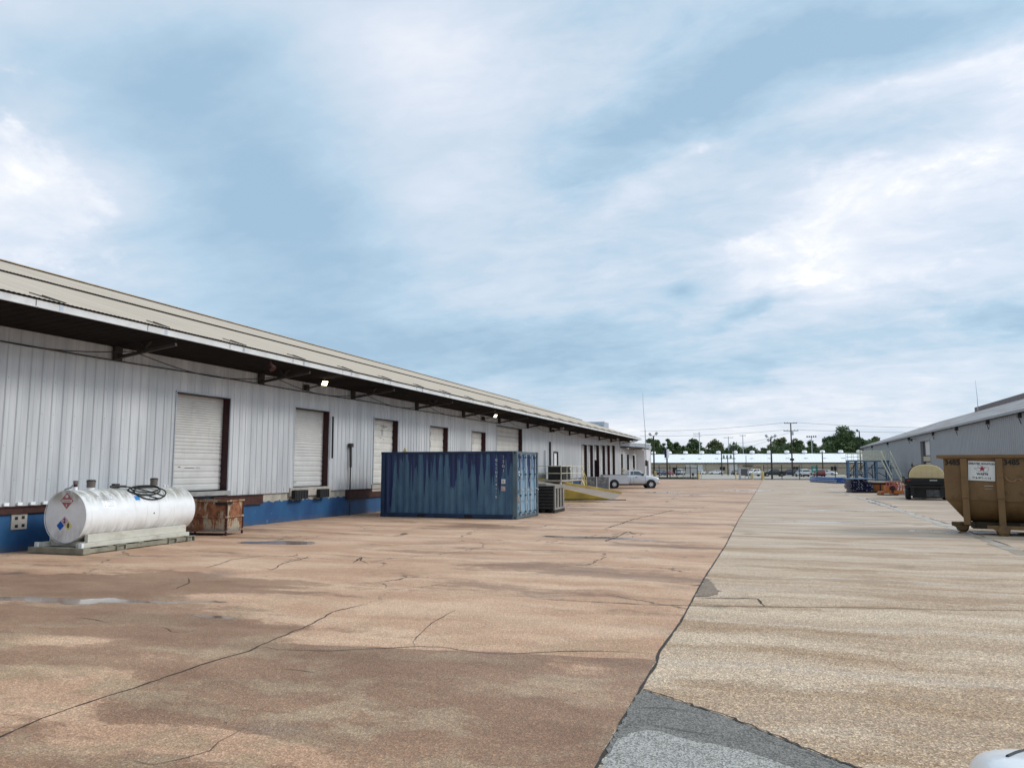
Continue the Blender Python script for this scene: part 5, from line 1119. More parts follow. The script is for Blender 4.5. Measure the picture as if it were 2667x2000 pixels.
# ================================================================== vehicles
def wheel(par, x, y, r, w, s):
    wl_ = MB().lathe([(r * .55, -w / 2), (r * .93, -w / 2), (r, -w * .32), (r, w * .32), (r * .93, w / 2), (r * .55, w / 2)], T(x, y, r) @ RX(90), 24, close=False).build('wheel', M['rubber'], par, smooth=35)
    rim = MB().lathe([(.02, .0), (r * .15, .0), (r * .2, -.03), (r * .5, -.04), (r * .58, .0), (r * .62, -.02)], T(x, y + s * w * .5, r) @ RX(-90 * s), 20).build('rim', M['chrome'], wl_, smooth=40)
    sp2 = MB()
    for k in range(5):
        a = k * 2 * math.pi / 5; d = T(x, y + s * (w * .5 - .012), r) @ Matrix.Rotation(a, 4, 'Y'); sp2.box(r * .28, r * .5, -.006, .006, -r * .08, r * .08, d)
    sp2.build('wheel_slot', M['rubber'], wl_)
def body_ring(x, zl, zh, hw, crown=.0):
    h = zh - zl
    half = [(.0, zl), (hw * .80, zl), (hw * .97, zl + h * .14), (hw, zl + h * .45), (hw * .985, zl + h * .72), (hw * .95, zh - h * .07), (hw * .86, zh - h * .0), (hw * .45, zh + crown * .75), (0, zh + crown)]
    pts = half + [(-y, z) for y, z in half[-2:0:-1]]
    return [(x, y, z) for y, z in pts]
CARS = {
 'sedan': dict(L=4.7, W=1.8, wb=(-1.38, 1.42), r=.32, body=[(-2.33, .50, .80, .62), (-2.26, .36, .93, .80), (-1.8, .26, 1.0, .89), (-.6, .22, .98, .90), (.9, .22, .94, .90), (1.7, .26, .86, .89), (2.15, .32, .74, .82), (2.33, .40, .60, .64)],
   cab=[(-1.95, .97), (-1.35, 1.36), (-.75, 1.45), (.05, 1.44), (1.10, .92)], panes=[[(-1.62, 1.02), (-1.22, 1.33), (-.72, 1.40), (-.55, 1.40), (-.55, 1.0)], [(-.47, 1.0), (-.47, 1.40), (.02, 1.39), (.85, .98)]]),
 'suv': dict(L=4.7, W=1.86, wb=(-1.35, 1.42), r=.36, body=[(-2.33, .55, .90, .74), (-2.27, .42, 1.08, .88), (-1.6, .32, 1.12, .93), (-.4, .28, 1.09, .93), (1.0, .28, 1.06, .93), (1.8, .32, 1.00, .91), (2.2, .38, .88, .84), (2.33, .48, .72, .68)],
   cab=[(-2.25, 1.06), (-2.02, 1.66), (-1.3, 1.76), (.0, 1.74), (.45, 1.66), (1.18, 1.04)], panes=[[(-2.05, 1.13), (-1.9, 1.6), (-1.32, 1.66), (-1.28, 1.12)], [(-1.2, 1.12), (-1.22, 1.67), (-.38, 1.67), (-.36, 1.11)], [(-.28, 1.11), (-.3, 1.67), (.3, 1.62), (.92, 1.10)]]),
 'pickup': dict(L=5.7, W=1.95, wb=(-1.67, 1.88), r=.385, body=[(-.26, .38, 1.26, .97), (.4, .38, 1.25, .975), (1.4, .38, 1.22, .97), (2.0, .40, 1.17, .95), (2.45, .42, 1.10, .92), (2.66, .48, .98, .86), (2.74, .52, .90, .76)],
   cab=[(-.25, 1.23), (-.22, 1.64), (-.05, 1.72), (.72, 1.73), (.86, 1.69), (1.48, 1.20)], panes=[[(-.08, 1.28), (-.06, 1.62), (.22, 1.65), (.22, 1.28)], [(.26, 1.28), (.26, 1.65), (.74, 1.64), (1.22, 1.27)]]),
 'crew': dict(L=5.6, W=1.95, wb=(-1.65, 1.78), r=.385, body=[(-1.12, .38, 1.22, .97), (-.4, .38, 1.22, .975), (1.2, .38, 1.20, .97), (1.9, .40, 1.16, .95), (2.4, .42, 1.08, .92), (2.64, .48, .98, .86), (2.72, .52, .90, .76)],
   cab=[(-1.1, 1.20), (-1.0, 1.72), (-.7, 1.80), (.45, 1.80), (.65, 1.75), (1.35, 1.18)], panes=[[(-.85, 1.26), (-.8, 1.68), (-.2, 1.71), (-.18, 1.26)], [(-.1, 1.26), (-.1, 1.71), (.5, 1.69), (1.08, 1.25)]]),
}
def car(name, label, kind, loc, rz, paint, group=None, cat=None, detail=True, sub=0):
    S = CARS[kind]; t = thing(name, label, cat or ('pickup truck' if kind in ('pickup', 'crew') else 'car'), loc, R(rz), group)
    W = S['W'] / 2; L = S['L'] / 2; bed = kind in ('pickup', 'crew')
    bd_ = MB().loft([body_ring(x, a, b, w_, .02) for x, a, b, w_ in S['body']]).build('body', paint, t, smooth=50 if not sub else 80, sub=sub)
    zb = min(z for x, z in S['cab']); zt = max(z for x, z in S['cab'])
    hw = lambda z, o=0.: W * (.93 - .20 * (z - zb) / (zt - zb)) + o
    MB().prism(S['cab'], lambda x, z: (x, -hw(z), z), lambda x, z: (x, hw(z), z)).build('cabin', paint, t, .03, smooth=40)
    for s in (-1, 1):
        for pn in S['panes']:
            f = [(x, s * hw(z, .008), z) for x, z in pn]; MB().face(f if s > 0 else f[::-1]).build('side_window', M['glass'], t)
    def pane(nm, p, q, o):
        (x0, z0), (x1, z1) = p, q; a = .12
        xa, za, xb, zb_ = x0 + (x1 - x0) * a, z0 + (z1 - z0) * a, x0 + (x1 - x0) * (1 - a), z0 + (z1 - z0) * (1 - a)
        MB().face([(xa + o, -hw(za) * .92, za + .01), (xa + o, hw(za) * .92, za + .01), (xb + o, hw(zb_) * .92, zb_ + .01), (xb + o, -hw(zb_) * .92, zb_ + .01)]).build(nm, M['glass'], t)
    pane('windscreen', S['cab'][-1], S['cab'][-2] if bed or kind == 'suv' else S['cab'][-2], .012); pane('rear_window', S['cab'][0], S['cab'][1], -.012)
    if bed:
        x0, x1 = -L + .06, S['body'][0][0] + .01; zt_ = 1.26 if kind == 'pickup' else 1.22
        for s in (-1, 1):
            y0, y1 = (W - .10, W - .005) if s > 0 else (-W + .005, -W + .10)
            MB().box(x0, x1 - .02, y0, y1, .42, zt_ + .02).build('bed_side', paint, t, .03, smooth=40)
            MB().box(x0, x1, y0 + .01, y1 - .01, zt_ + .021, zt_ + .05).build('bed_rail', M['car_trim'], t)
            MB().box(x0 + .01, x0 + .08, y0 - .002, y1 + .004, .82, 1.15).build('tail_light', M['tail_red'], t)
        MB().box(x0, x0 + .07, -W + .1, W - .1, .55, zt_ + .02).build('tailgate', paint, t, .012)
        MB().box(x0 + .07, x1, -W + .1, W - .1, .60, .66).build('bed_floor', M['car_trim'], t)
        MB().box(-L - .06, -L + .05, -W + .05, W - .05, .46, .64).build('rear_bumper', M['chrome'], t, .02); MB().box(x0 + .1, 2.4, -W + .12, W - .12, .30, .44).build('underbody', M['car_trim'], t)
    else:
        for s in (-1, 1): MB().box(-L + .02, -L + .16, min(s * .5 * W, s * .86 * W), max(s * .5 * W, s * .86 * W), .78, .90).build('tail_light', M['tail_red'], t, .02)
        MB().box(-L - .02, -L + .12, -W * .8, W * .8, .40, .58).build('rear_bumper', M['car_trim'], t, .04)
        MB().box(-L + .4, L - .4, -W + .15, W - .15, .17, .30).build('underbody', M['car_trim'], t)
    xf = S['body'][-2][0]; zf = S['body'][-2][2]
    hx_, hy_ = (.11, .74) if sub else (0., .90)
    for s in (-1, 1): MB().box(xf - .16 - hx_, xf + .05 - hx_ * .6, min(s * .50 * W, s * hy_ * W), max(s * .50 * W, s * hy_ * W), zf - .26 - hx_ * .6, zf - .07 - hx_).build('headlight', M['headlight'], t, .03)
    MB().box(xf - .02, xf + .085, -W * .45, W * .45, zf - .30, zf - .10).build('grille', M['car_trim'], t, .02)
    MB().box(xf - .06, xf + .13, -W * .86, W * .86, .40, .60).build('front_bumper', M['chrome'] if bed else paint, t, .04)
    for x in S['wb']:
        for s in (-1, 1):
            rr = S['r']; yy = s * (W - .11)
            MB().lathe([(.02, 0), (rr * 1.22, 0), (rr * 1.22, .05), (.02, .05)], T(x, s * (W + .006) - (0 if s < 0 else .0), rr * 1.02) @ RX(90 * s), 28).build('wheel_arch', M['car_trim'], t)
            wheel(t, x, yy + s * .03 + s * .02, rr, .26, s)
    dx_ = S['panes'][-1][0][0]
    for s in (-1, 1):
        MB().box(dx_ + .75 if not bed else dx_ + .72, dx_ + .92, min(s * (W - .03), s * (W + .17)), max(s * (W - .03), s * (W + .17)), zb + .02, zb + .22).build('mirror', M['car_trim'] if bed else paint, t, .03)
        if detail:
            MB().box(dx_ + .10, dx_ + .30, s * (W + .012) - .012, s * (W + .012) + .012, zb - .16, zb - .10).build('door_handle', M['car_trim'], t, .006)
            for xx in {round(p[0][0] - .04, 2) for p in S['panes']} | {round(S['panes'][-1][-1][0] + .12, 2)}:
                MB().box(xx - .008, xx + .008, s * (W * .985) - .012, s * (W * .985) + .012, .46, zb - .05).build('door_gap', M['car_trim'], t)
    return t
pk = car('pickup_truck', 'silver regular cab long bed pickup parked at the end of the yellow kerbed ramp', 'pickup', (-13.0, 75.5, 0), 18.5, car_paint('paint_light_silver', (.60, .63, .67)))
GP_ = 'vehicles parked beyond the fence'
car('parked_car', 'white sedan parked side on before the tan building beyond the open gateway', 'sedan', (-17.0, 263.5, 0), 196, P_WHITE, GP_)
car('parked_car', 'dark blue suv parked behind the left fence', 'suv', (-28.5, 214., 0), 60, P_NAVY, GP_)
car('parked_car', 'red car parked behind the left fence next to the dark blue suv', 'sedan', (-27.0, 220., 0), 80, P_RED, GP_)
car('parked_car', 'pale grey suv parked behind the left gate frame', 'suv', (-24.4, 226., 0), 82, P_SILVER, GP_)
car('parked_car', 'small silver car parked under a window, left of the white sedan', 'sedan', (-21.0, 258., 0), 75, P_SILVER, GP_)
car('parked_car', 'dark car nose on beside the gateway, right of the white sedan', 'sedan', (-10.2, 250., 0), 262, P_BLACK, GP_)
car('parked_car', 'maroon car parked behind the white crew cab pickup', 'sedan', (-7.2, 244., 0), 200, P_MAROON, GP_)
car('parked_pickup', 'white crew cab pickup parked behind the yellow bollards', 'crew', (-3.6, 203., 0), 215, P_WHITE, GP_)
car('parked_pickup', 'black crew cab pickup parked side on behind the right fence', 'crew', (.9, 200., 0), 190, P_BLACK, GP_)
car('parked_car', 'dark blue suv parked behind the utility pole', 'suv', (4.9, 219., 0), 175, P_NAVY, GP_)
car('parked_car', 'white suv parked nose on beside the utility pole', 'suv', (7.2, 194., 0), 110, P_WHITE, GP_)
car('parked_car', 'white car parked behind the green banner', 'sedan', (10.2, 236., 0), 150, P_WHITE, GP_)
car('parked_car', 'red suv parked nose on behind the right fence', 'suv', (11.0, 196., 0), 100, P_RED, GP_)
car('parked_car', 'white sedan parked beside the tall fence posts right of the red suv', 'sedan', (15.9, 238., 0), 330, P_WHITE, GP_)
car('parked_car', 'pale green grey sedan seen through the legs of the blue platform', 'sedan', (19.0, 196., 0), 170, P_GREY, GP_)
nc = car('near_car', 'white car right beside the viewer, only its front corner showing at the bottom right', 'suv', (1.46, 1.21, 0), 90, P_WHITE, sub=2)
nb_ = [c for c in nc.children if c.name.startswith('body')][0]; bpy.context.view_layer.update(); ev_ = nb_.evaluated_get(bpy.context.evaluated_depsgraph_get())
for s_ in (-1, 1):
    pts_ = []
    for k in range(9):
        x_ = 2.02 - .030 * k; y_ = s_ * (.60 + .020 * k); hit = ev_.ray_cast(Vector((x_, y_, 3.)), Vector((0, 0, -1)))
        if hit[0]: pts_.append(hit[1] + Vector((0, 0, .001)))
    if len(pts_) > 2: MB().tube(pts_, .006, 6).build('bonnet_gap', M['car_trim'], nc)

# ================================================================== fence line, gateway, bollards
FY = 139.
def fence(name, label, x0, x1, posts, h=2.05, hp=2.5, y=FY):
    t = thing(name, label, 'fence', (x0, y, 0)); L = x1 - x0
    mb = MB(); mb.bar((0, 0, h), (L, 0, h), .07, .10).bar((0, 0, .14), (L, 0, .14), .05, .06); mb.build('rail', M['black_iron'], t)
    n = int(L / .14); mb = MB(); [mb.bar((L * (k + .5) / n, 0, .1), (L * (k + .5) / n, 0, h - .03), .018) for k in range(n)]; mb.build('pickets', M['black_iron'], t)
    for p in posts: MB().box(p - x0 - .06, p - x0 + .06, -.06, .06, 0, hp).build('post', M['black_iron'], t)
    for z in (hp - .04, hp - .24): MB().bar((0, 0, z), (L, 0, z), .015).build('top_wire', M['wire'], t)
    return t
fence('iron_fence', 'black iron fence on the left side of the gateway behind the silver pickup', -24., -12.0, (-24, -21.5, -18.7, -16.8, -15.6, -13.3, -12.06))
fence('iron_fence', 'black iron fence running from the gateway to the grey warehouse', -1.05, 19.8, (-1.0, 1.9, 4.7, 7.5, 10.3, 13.1, 15.9, 18.7))
MB().box(-420, 420, FY - .12, FY + .12, 0, .10).build('fence_kerb', M['concrete_grey'])['kind'] = 'structure'
gt = thing('sliding_gate', 'grey framed mesh gate standing open at the left of the gateway', 'gate', (-14.6, 139.6, 0))
mb = MB(); mb.bar((0, 0, .15), (2.4, 0, .15), .09).bar((0, 0, 2.0), (2.4, 0, 2.0), .09).bar((.05, 0, .1), (.05, 0, 2.05), .09).bar((2.35, 0, .1), (2.35, 0, 2.05), .09).bar((1.2, 0, .1), (1.2, 0, 2.), .06); mb.build('gate_frame', M['galv'], gt)
mb = MB(); [mb.bar((.1 + k * .11, 0, .15), (.1 + k * .11, 0, 2.0), .02) for k in range(21)]; mb.build('mesh_panel', M['galv'], gt)
g2 = thing('swing_gate', 'grey gate frame with a raised panel behind the yellow bollards right of the gateway', 'gate', (-5.15, 139.3, 0))
mb = MB(); mb.box(0, .38, -.1, .1, 0, 2.0).box(.38, 1.7, -.06, .06, 1.85, 2.0).box(.38, 3.9, -.06, .06, .12, .24).box(1.55, 1.75, -.08, .08, .1, 1.6).box(3.7, 3.9, -.06, .06, .1, 1.3).box(1.75, 3.7, -.04, .04, 1.05, 1.13).box(2.05, 2.35, -.08, .08, .25, 1.1); mb.build('gate_frame', M['galv'], g2)
MB().box(.40, 1.5, -.03, .03, .7, 1.84).build('gate_panel', pm('gate_panel', (.10, .11, .12), .5), g2)
def bollard(x, y, h, label, w=.085):
    t = thing('bollard', label, 'bollard', (x, y, 0), 0, 'yellow bollards at the gateway')
    MB().lathe([(w, 0), (w, h - .05), (w * .7, h - .01), (.01, h)], None, 12).build('bollard_post', M['bollard_yellow'], t, smooth=40); MB().lathe([(w * 1.5, 0), (w * 1.5, .02)], None, 12).build('base_plate', M['concrete_grey'], t)
bollard(-11.75, 138.3, 1.36, 'yellow bollard at the left post of the gateway', .12); bollard(-11.42, 138.9, 1.36, 'slim yellow bollard just right of the left gateway bollard', .08)
bollard(-5.55, 137.6, 1.34, 'yellow bollard at the left edge of the grey swing gate', .10)
bollard(-4.1, 140.5, .78, 'short yellow bollard inside the grey swing gate', .08); bollard(-2.75, 137.2, 1.3, 'yellow bollard in front of the white crew cab pickup', .11)
bollard(-1.15, 137.8, 1.42, 'thick yellow bollard at the start of the right fence', .18); bollard(-19.75, 141.5, 1.5, 'yellow guard at the foot of the left floodlight pole', .2)
bollard(-3.2, 141.5, .8, 'short pale bollard behind the swing gate', .07)
ib = thing('keypad_post', 'red and black keypad box on a post beside the left gate', 'keypad', (-12.75, 137.9, 0)); MB().box(-.04, .04, -.04, .04, 0, .75).build('post', M['black_iron'], ib); MB().box(-.2, .2, -.12, .12, .7, 1.1).build('box', M['rust_red'], ib, .02); MB().box(-.1, .1, -.13, -.121, .8, 1.0).build('keypad', M['black_iron'], ib)
gs = MB(); random.seed(3)
for k in range(2600):
    x = random.uniform(-22, -12.4); y = random.uniform(139.4, 143.5); h = random.uniform(.15, .5); a = random.uniform(0, 6.3); w_ = .05
    gs.face([(x - w_ * math.cos(a), y - w_ * math.sin(a), 0), (x + w_ * math.cos(a), y + w_ * math.sin(a), 0), (x + random.uniform(-.15, .15), y + random.uniform(-.15, .15), h)])
tag(gs.build('grass', M['grass']), 'strip of rough grass behind the left iron fence', 'grass', None, 'stuff')
# sign box on a pole, seen edge on
sb = thing('sign_pole', 'tall pole sign behind the left fence, dark face left and white face right', 'sign', (-19.4, 156., 0)); MB().box(-.13, .13, -.13, .13, 0, 4.1).build('pole', M['pole_wood'], sb); MB().box(-.45, .0, -.3, .3, 4.05, 5.6).build('dark_face', M['navy'], sb); MB().box(.001, .42, -.32, .32, 4.0, 5.75).build('white_face', M['white_bright'], sb, .02)
bn = thing('green_banner', 'green and white banner board behind the right fence', 'banner', (9.6, 190., 0)); MB().box(-.6, .7, -.04, .04, 1.0, 2.5).build('board', pm('teal_board', (.08, .30, .24), .6), bn); MB().box(-.25, .35, -.05, -.041, 1.45, 1.9).box(-.1, .2, -.05, -.041, 2.05, 2.25).build('board_marks', M['sign_white'], bn); MB().box(-.5, -.4, -.03, .03, 0, 1.0).box(.5, .6, -.03, .03, 0, 1.0).build('post', M['black_iron'], bn)
oc = thing('orange_mesh_panel', 'orange framed mesh panel leaning on the right fence', 'mesh panel', (12.6, 140.2, 0)); mb = MB(); [mb.bar((k * .3, 0, 0), (k * .3, 0, 2.1), .025) for k in range(6)]; [mb.bar((0, 0, z), (1.5, 0, z), .025) for z in (.05, .7, 1.4, 2.1)]; mb.build('mesh', M['coral'], oc)
# ------------------------------------------------------------------ the long low building over the road
fb = thing('far_building', 'long low tan building with a white metal roof beyond the fence', 'building', (0, 268., 0))
X0, X1 = -62., 62.
mb = MB(); mb.face([(X0, 0, 0), (X1, 0, 0), (X1, 0, 3.9), (X0, 0, 3.9)]); mb.face([(X0, 0, 0), (X0, 0, 3.9), (X0, 16, 6.95), (X0, 32, 3.9), (X0, 32, 0)]); mb.face([(X1, 0, 0), (X1, 32, 0), (X1, 32, 3.9), (X1, 16, 6.95), (X1, 0, 3.9)]); mb.face([(X0, 32, 0), (X0, 32, 3.9), (X1, 32, 3.9), (X1, 32, 0)]); mb.build('wall', M['tan_wall'], fb)
cpf = [(X0 - .4 + k * (X1 - X0 + .8) / 248, .03 * (k % 2)) for k in range(249)]
MB().grid([[(x, -.5, 3.86 + h) for x, h in cpf], [(x, 16, 7.0 + h) for x, h in cpf]]).grid([[(x, 16, 7.0 + h) for x, h in cpf], [(x, 32.5, 3.86 + h) for x, h in cpf]]).build('roof', M['white_roof'], fb)
MB().box(X0, X1, -.52, -.36, 3.62, 3.84).box(X0, X1, -.36, -.02, 3.6, 3.68).build('gutter', M['dark_steel'], fb)
for k in range(13):
    x = -56.5 + k * 5.75 * 1.62 if False else -34.4 + (k - 1) * 5.74
    v = MB().lathe([(.42, 0), (.42, .5)], T(x, 15.9, 6.95), 12).build('roof_vent', M['galv'], fb); MB().lathe([(.80, 0), (.80, .62), (.6, .82), (.05, .9)], T(x, 15.9, 7.25), 14).build('vent_hood', M['white_roof'], v, smooth=40)
    MB().box(x - .55, x + .55, 6.3, 7.6, 5.22, 5.42, None).build('roof_skylight', M['skylight'], fb)
    if k % 2 == 0 and x > -33:
        w_ = MB().box(x + 1.3, x + 3.0, -.04, .02, 1.3, 2.5).build('window', M['black_iron'], fb); MB().box(x + 1.22, x + 3.08, -.06, -.041, 1.22, 1.3).box(x + 1.22, x + 3.08, -.06, -.041, 2.5, 2.58).box(x + 2.1, x + 2.18, -.06, -.041, 1.3, 2.5).build('window_frame', M['tan_wall'], w_)
for x in (-38, -33.2, -20.5, -9.9, -.7, 9.8, 20.5): MB().box(x - .08, x + .08, -.14, -.02, 0, 3.6).build('downspout', M['concrete_grey'], fb)
MB().box(-31.5, -30.2, -.05, .01, 0, 2.3).build('door', M['black_iron'], fb); MB().box(-27., -21.5, -.05, .01, 0, 3.2).build('shutter_door', M['cream_metal'], fb); MB().box(-12.8, -10.2, -.05, .01, 0, 3.3).build('shutter_door', M['cream_metal'], fb)
MB().box(-5.2, -2.6, -.06, .01, 1.35, 2.4).build('notice_board', pm('notice_board', (.36, .25, .13), .7), fb); MB().box(-8.4, -5.3, -1.2, -.02, 2.72, 2.9).build('door_canopy', M['black_iron'], fb)
for x in (-23.8, -15.4): MB().box(x - .3, x + .3, -.25, -.02, 3.1, 3.35).build('wall_lamp', M['concrete_grey'], fb)
# ------------------------------------------------------------------ poles and wires
def pole(name, label, x, y, h, r=.15, arms=(), m='pole_wood', cat='utility pole', lean=0.):
    t = thing(name, label, cat, (x, y, 0)); MB().tube([(0, 0, 0), (lean, 0, h)], r, 8, r * .7).build('pole', M[m], t)
    for z, hw_, off in arms:
        a = MB().bar((-hw_ + off, -.15, z), (hw_ + off, -.15, z), .14, .18).build('crossarm', M['pole_wood'] if m == 'pole_wood' else M['galv'], t); mb = MB()
        for k in (-.92, -.5, .5, .92): mb.lathe([(.07, 0), (.09, .08), (.05, .2), (.02, .24)], T(k * hw_ + off, -.15, z + .09), 8)
        mb.build('insulator', M['galv'], a)
    return t
p1 = pole('utility_pole', 'tall wooden utility pole with two crossarms standing by the white suv', 5.34, 205., 13.3, .2, ((13.2, 1.55, 0), (11.3, 1.75, 0)))
MB().lathe([(.28, -.45), (.28, .4), (.1, .5)], T(.35, -.1, 10.6), 12).build('transformer', M['galv'], p1); MB().box(-.5, .5, -.3, .2, 3.9, 4.4).build('junction', M['black_iron'], p1)
MB().bar((0, 0, 8.9), (1.0, -.1, 9.3), .06).box(.85, 1.25, -.2, .0, 9.25, 9.45).build('lamp_arm', M['galv'], p1)
pole('utility_pole', 'pale utility pole with short arms behind the trees, left of the open gateway', -25., 300., 15.6, .2, ((15.0, 1.3, -.9), (14.0, 1.4, -.7)), 'galv'); pole('utility_pole', 'thin T shaped utility pole beyond the trees above the three transformers', -15.8, 330., 15.1, .2, ((14.5, 1.9, 0),), 'galv'); pole('utility_pole', 'pale utility pole beyond the trees, right of the T shaped pole', -10.1, 330., 15.7, .2, ((15.3, 1.2, 0),), 'galv')
def flood_pole(label, x, y, h, heads, m='pole_wood'):
    t = thing('floodlight_pole', label, 'light pole', (x, y, 0)); MB().tube([(0, 0, 0), (0, 0, h)], .17, 8, .12).build('pole', M[m], t)
    for hx, hz, s in heads:
        MB().bar((0, 0, h - .3), (hx * .7, 0, hz), .05).build('arm', M['dark_steel'], t); mm = T(hx, -.1, hz + .1) @ RY(-35 * s); MB().box(-.22, .22, -.15, .15, -.28, .28, mm).build('lamp_head', M['galv'] if m == 'pole_wood' else M['dark_steel'], t, .03)
flood_pole('dark floodlight pole with four lamp heads in front of the white roof', .35, 150., 7.7, ((-.75, 7.75, 1), (.75, 7.75, -1), (-.42, 7.0, 1), (.15, 7.5, -1)), 'pole_wood')
flood_pole('wooden floodlight pole with two lamp heads beside the end of the annex', -20.15, 143., 7.9, ((-.6, 8.05, 1), (.55, 8.2, -1)))
flood_pole('dark slender light pole near the far corner of the grey warehouse', 21.0, 205., 11., ((-.45, 11.0, 1),), 'black_iron')
pole('wooden_pole', 'short dark wooden pole in front of the white roof, left of the blue platform', 12.4, 205., 6.1, .17); pole('wooden_pole', 'short thin dark pole in front of the door canopy of the far building', -6.2, 225., 5.5, .10)
hf = thing('transformer_frame', 'two pole wooden frame carrying three grey transformers before the white roof', 'transformer frame', (-11.15, 225., 0))
for x, h in ((-1.65, 9.3), (1.7, 9.3), (.0, 4.7)): MB().tube([(x, 0, 0), (x, 0, h)], .16, 8, .12).build('pole', M['pole_wood'], hf)
MB().box(-1.9, 2.1, -.25, .25, 4.6, 4.78).bar((-1.65, 0, 2.1), (0, 0, 2.1), .08).build('platform', M['pole_wood'], hf)
for x in (-1.05, -.1, .85): tf = MB().lathe([(.27, 0), (.27, .75), (.2, .85)], T(x, 0, 4.79), 12).build('transformer', M['concrete_grey'], hf, smooth=40); MB().lathe([(.06, 0), (.04, .25)], T(x, 0, 5.63), 8).build('bushing', M['galv'], tf)
MB().box(1.45, 2.0, -.3, .3, 7.2, 8.1).build('switch_box', M['dark_steel'], hf)
sl = thing('stadium_lights', 'row of five dark stadium lamps on a pole above the trees', 'stadium lights', (16.2, 330., 0)); MB().tube([(0, 0, 0), (0, 0, 14.4)], .22, 8, .15).bar((-1.9, 0, 14.3), (1.9, 0, 14.3), .08).build('pole', M['galv'], sl)
for k in range(5): MB().lathe([(.05, -.15), (.30, .05), (.30, .22)], T(-1.6 + k * .8, -.15, 14.55) @ RX(70), 10).build('lamp_head', M['black_iron'], sl)
def wire(label, a, b, sag, r=.028, cat='power line'):
    a = Vector(a); b = Vector(b); pts = [a + (b - a) * (k / 24) - Vector((0, 0, sag * 4 * (k / 24) * (1 - k / 24))) for k in range(25)]
    tag(MB().tube(pts, r, 4).build('power_line', M['wire']), label, cat, 'power lines on the tall utility pole')
wire('upper power line running left from the tall utility pole over the trees', (3.9, 204.85, 13.35), (-34., 215., 12.2), .5)
wire('lower power line running left from the tall utility pole over the trees', (3.7, 204.85, 11.5), (-34., 215., 10.9), .5)
wire('upper power line running right from the tall utility pole over the grey warehouse', (6.8, 204.85, 13.35), (60., 205., 11.7), .9)
wire('lower power line running right from the tall utility pole over the grey warehouse', (7., 204.85, 11.5), (60., 205., 10.6), .6)
wire('thin power line from the transformer frame rising right to the tall utility pole', (-9.5, 225., 8.9), (5.2, 205.1, 11.0), .6, .022); wire('thin cable from the transformer frame to the floodlight pole', (-9.4, 225., 7.9), (.35, 150.2, 7.2), .5, .018)
am = thing('antenna_mast', 'tall thin leaning antenna mast in front of the office annex', 'antenna mast', (-14.15, 93.8, 0))
MB().tube([(0, 0, 0), (-.03, 0, 4.2), (-.05, -.1, 6.6)], .065, 8, .05).build('lower_mast', M['galv'], am); MB().tube([(-.05, -.1, 6.5), (-.22, -.2, 9.6), (-.22, -.2, 11.15)], .035, 6, .022).build('upper_mast', M['galv'], am); MB().box(-.12, .1, -.1, .1, 2.2, 2.9).build('meter_box', M['dark_steel'], am)

# ------------------------------------------------------------------ trees behind the far building
random.seed(21)
def tree(label, x, y, h, w, leaf, dens=1., base=1.5, seed=0, name='tree'):
    rnd = random.Random(seed); t = thing(name, label, 'tree', (x, y, 0), 0, 'trees beyond the far building')
    tk_ = MB().tube([(0, 0, 0), (rnd.uniform(-.3, .3), 0, h * .35), (rnd.uniform(-.5, .5), .2, h * .7)], .035 * h, 8, .012 * h)
    lv = MB(); w *= 1.85; crown_c = h * .50; ch = h * .50; nc_ = int(22 + w * 4.)
    cl_ = []
    for k in range(nc_):
        for _ in range(30):
            u = Vector((rnd.uniform(-1, 1), rnd.uniform(-1, 1), rnd.uniform(-1, 1)))
            if .25 < u.length < 1: break
        zf_ = u.z; wide = (1 - max(0, zf_) * .30) * (1.0 if zf_ > -.5 else .85)
        c_ = Vector((u.x * w * .86 * wide, u.y * w * .7 * wide, crown_c + u.z * ch * .86)); rad = rnd.uniform(.24, .44) * w * .9 * (1 - .25 * max(0, zf_)); cl_.append((c_, rad))
        if k % 3 == 0: tk_.tube([(0, 0, h * rnd.uniform(.2, .45)), tuple(c_ * .6 + Vector((0, 0, h * .2))), tuple(c_)], .010 * h, 5, .004 * h)
    for c_, rad in cl_:
        n = int(130 * dens * max(.6, rad))
        for _ in range(n):
            d = Vector((rnd.gauss(0, 1), rnd.gauss(0, 1), rnd.gauss(0, 1))).normalized(); r_ = rad * rnd.uniform(.45, 1.12)
            p_ = c_ + Vector((d.x * r_, d.y * r_, d.z * r_ * .8)); s = rnd.uniform(.22, .52)
            a = Vector((rnd.gauss(0, 1), rnd.gauss(0, 1), rnd.gauss(0, .6))).normalized(); b = a.cross(Vector((rnd.gauss(0, 1), rnd.gauss(0, 1), rnd.gauss(0, 1)))).normalized()
            lv.face([p_ - a * s, p_ + b * s * .55, p_ + a * s, p_ - b * s * .55])
    tk_.build('trunk', M['trunk'], t, smooth=50); lv.build('crown', M[leaf], t)
Dd = 318.
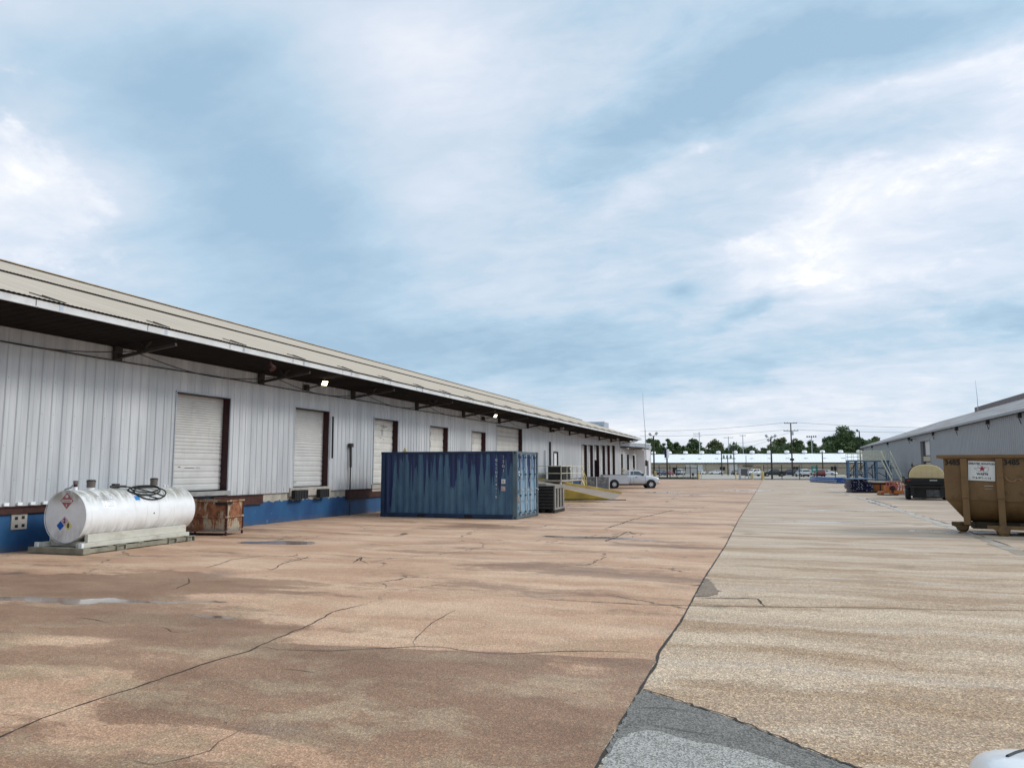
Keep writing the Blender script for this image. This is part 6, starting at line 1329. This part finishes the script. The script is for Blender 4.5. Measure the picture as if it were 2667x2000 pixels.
TR = [(1700, 1135, 19, 'leaf_dark', 1, 'dark tree rising behind the left floodlight pole'), (1737, 1133, 12, 'leaf_dark', 1, 'narrow tall dark tree above the edge on pole sign'), (1757, 1146, 13, 'leaf_olive', 1, 'lower olive tree right of the narrow tall one'), (1780, 1149, 13, 'leaf_dark', 1, 'low dark tree filling the gap beside the pale utility pole'), (1808, 1136, 17, 'leaf_dark', 1, 'rounded dark tree at the pale utility pole with short arms'),
      (1860, 1140, 19, 'leaf_olive', 1, 'domed olive tree above the open gateway'), (1895, 1163, 14, 'leaf_dark', 1, 'low dark tree behind the transformer frame'), (1912, 1156, 12, 'leaf_grey', .6, 'sparse greyish tree beside the right transformer pole'), (1932, 1160, 14, 'leaf_grey', .5, 'thin greyish tree under the pale utility pole right of the T shaped one'), (1958, 1162, 15, 'leaf_grey', .5, 'thin greyish tree right of the two other sparse ones'),
      (1990, 1160, 13, 'leaf_dark', 1, 'low dark tree left of the four headed floodlight pole'), (2033, 1138, 23, 'leaf_olive', 1, 'broad olive tree between floodlight pole and utility pole'), (2076, 1141, 19, 'leaf_dark', 1, 'dark rounded tree just right of the tall utility pole'), (2112, 1143, 16, 'leaf_dark', 1, 'dark tree below the row of stadium lamps'),
      (2160, 1128, 20, 'leaf_dark', 1, 'dark shoulder tree at the left foot of the tallest tree'), (2192, 1104, 27, 'leaf_dark', 1, 'tallest dark tree of the row near the grey warehouse'), (2238, 1126, 22, 'leaf_dark', 1, 'dark tree behind the slender light pole'), (2274, 1134, 22, 'leaf_olive', 1, 'olive tree whose crown meets the roof of the grey warehouse'), (2310, 1143, 16, 'leaf_dark', 1, 'low tree just above the sloping grey roof'), (1668, 1152, 14, 'leaf_dark', 1, 'dark tree mostly hidden behind the antenna mast')]
fx = Vector((-math.sin(R(18.43)), math.cos(R(18.43)), 0)); rxv = Vector((math.cos(R(18.43)), math.sin(R(18.43)), 0))
for k, (u, v, hw_, lf, dn, lb_) in enumerate(TR):
    D = Dd + (k % 3) * 9; s = D / 2003.
    p_ = fx * D + rxv * ((u - 1333.5) * s); tree(lb_, p_.x, p_.y, 1.9 + (1219 - v) * s, hw_ * s, lf, dn, 1.2, 100 + k)
D = 190.; s = D / 2003.
for k, (u, v, hw_, lb_) in enumerate(((1619, 1127, 10, 'dry brown tree top behind the far end of the tan warehouse roof'), (1640, 1122, 13, 'larger dry brown tree showing over the end of the tan roof'))):
    p_ = fx * D + rxv * ((u - 1333.5) * s); tree(lb_, p_.x, p_.y, 1.9 + (1219 - v) * s, hw_ * s, 'leaf_brown', .35, 5., 300 + k, 'dry_tree')
tl = MB(); rnd = random.Random(9)
for k in range(42000):
    x = rnd.uniform(-75, 75); y = rnd.uniform(338, 350); z = rnd.uniform(.5, 10.9 + 1.1 * math.sin(x * .35) + 1.0 * math.sin(x * .83 + 1)) + rnd.gauss(0, .35); s = rnd.uniform(.3, .62); a = Vector((rnd.gauss(0, 1), 0, rnd.gauss(0, 1))).normalized(); b = Vector((rnd.gauss(0, .4), rnd.gauss(0, 1), rnd.gauss(0, 1))).normalized(); p_ = Vector((x, y, z))
    tl.face([p_ - a * s, p_ + b * s * .6, p_ + a * s, p_ - b * s * .6])
tag(tl.build('undergrowth', M['leaf_dark']), 'dark undergrowth under the far trees', 'undergrowth', None, 'stuff')
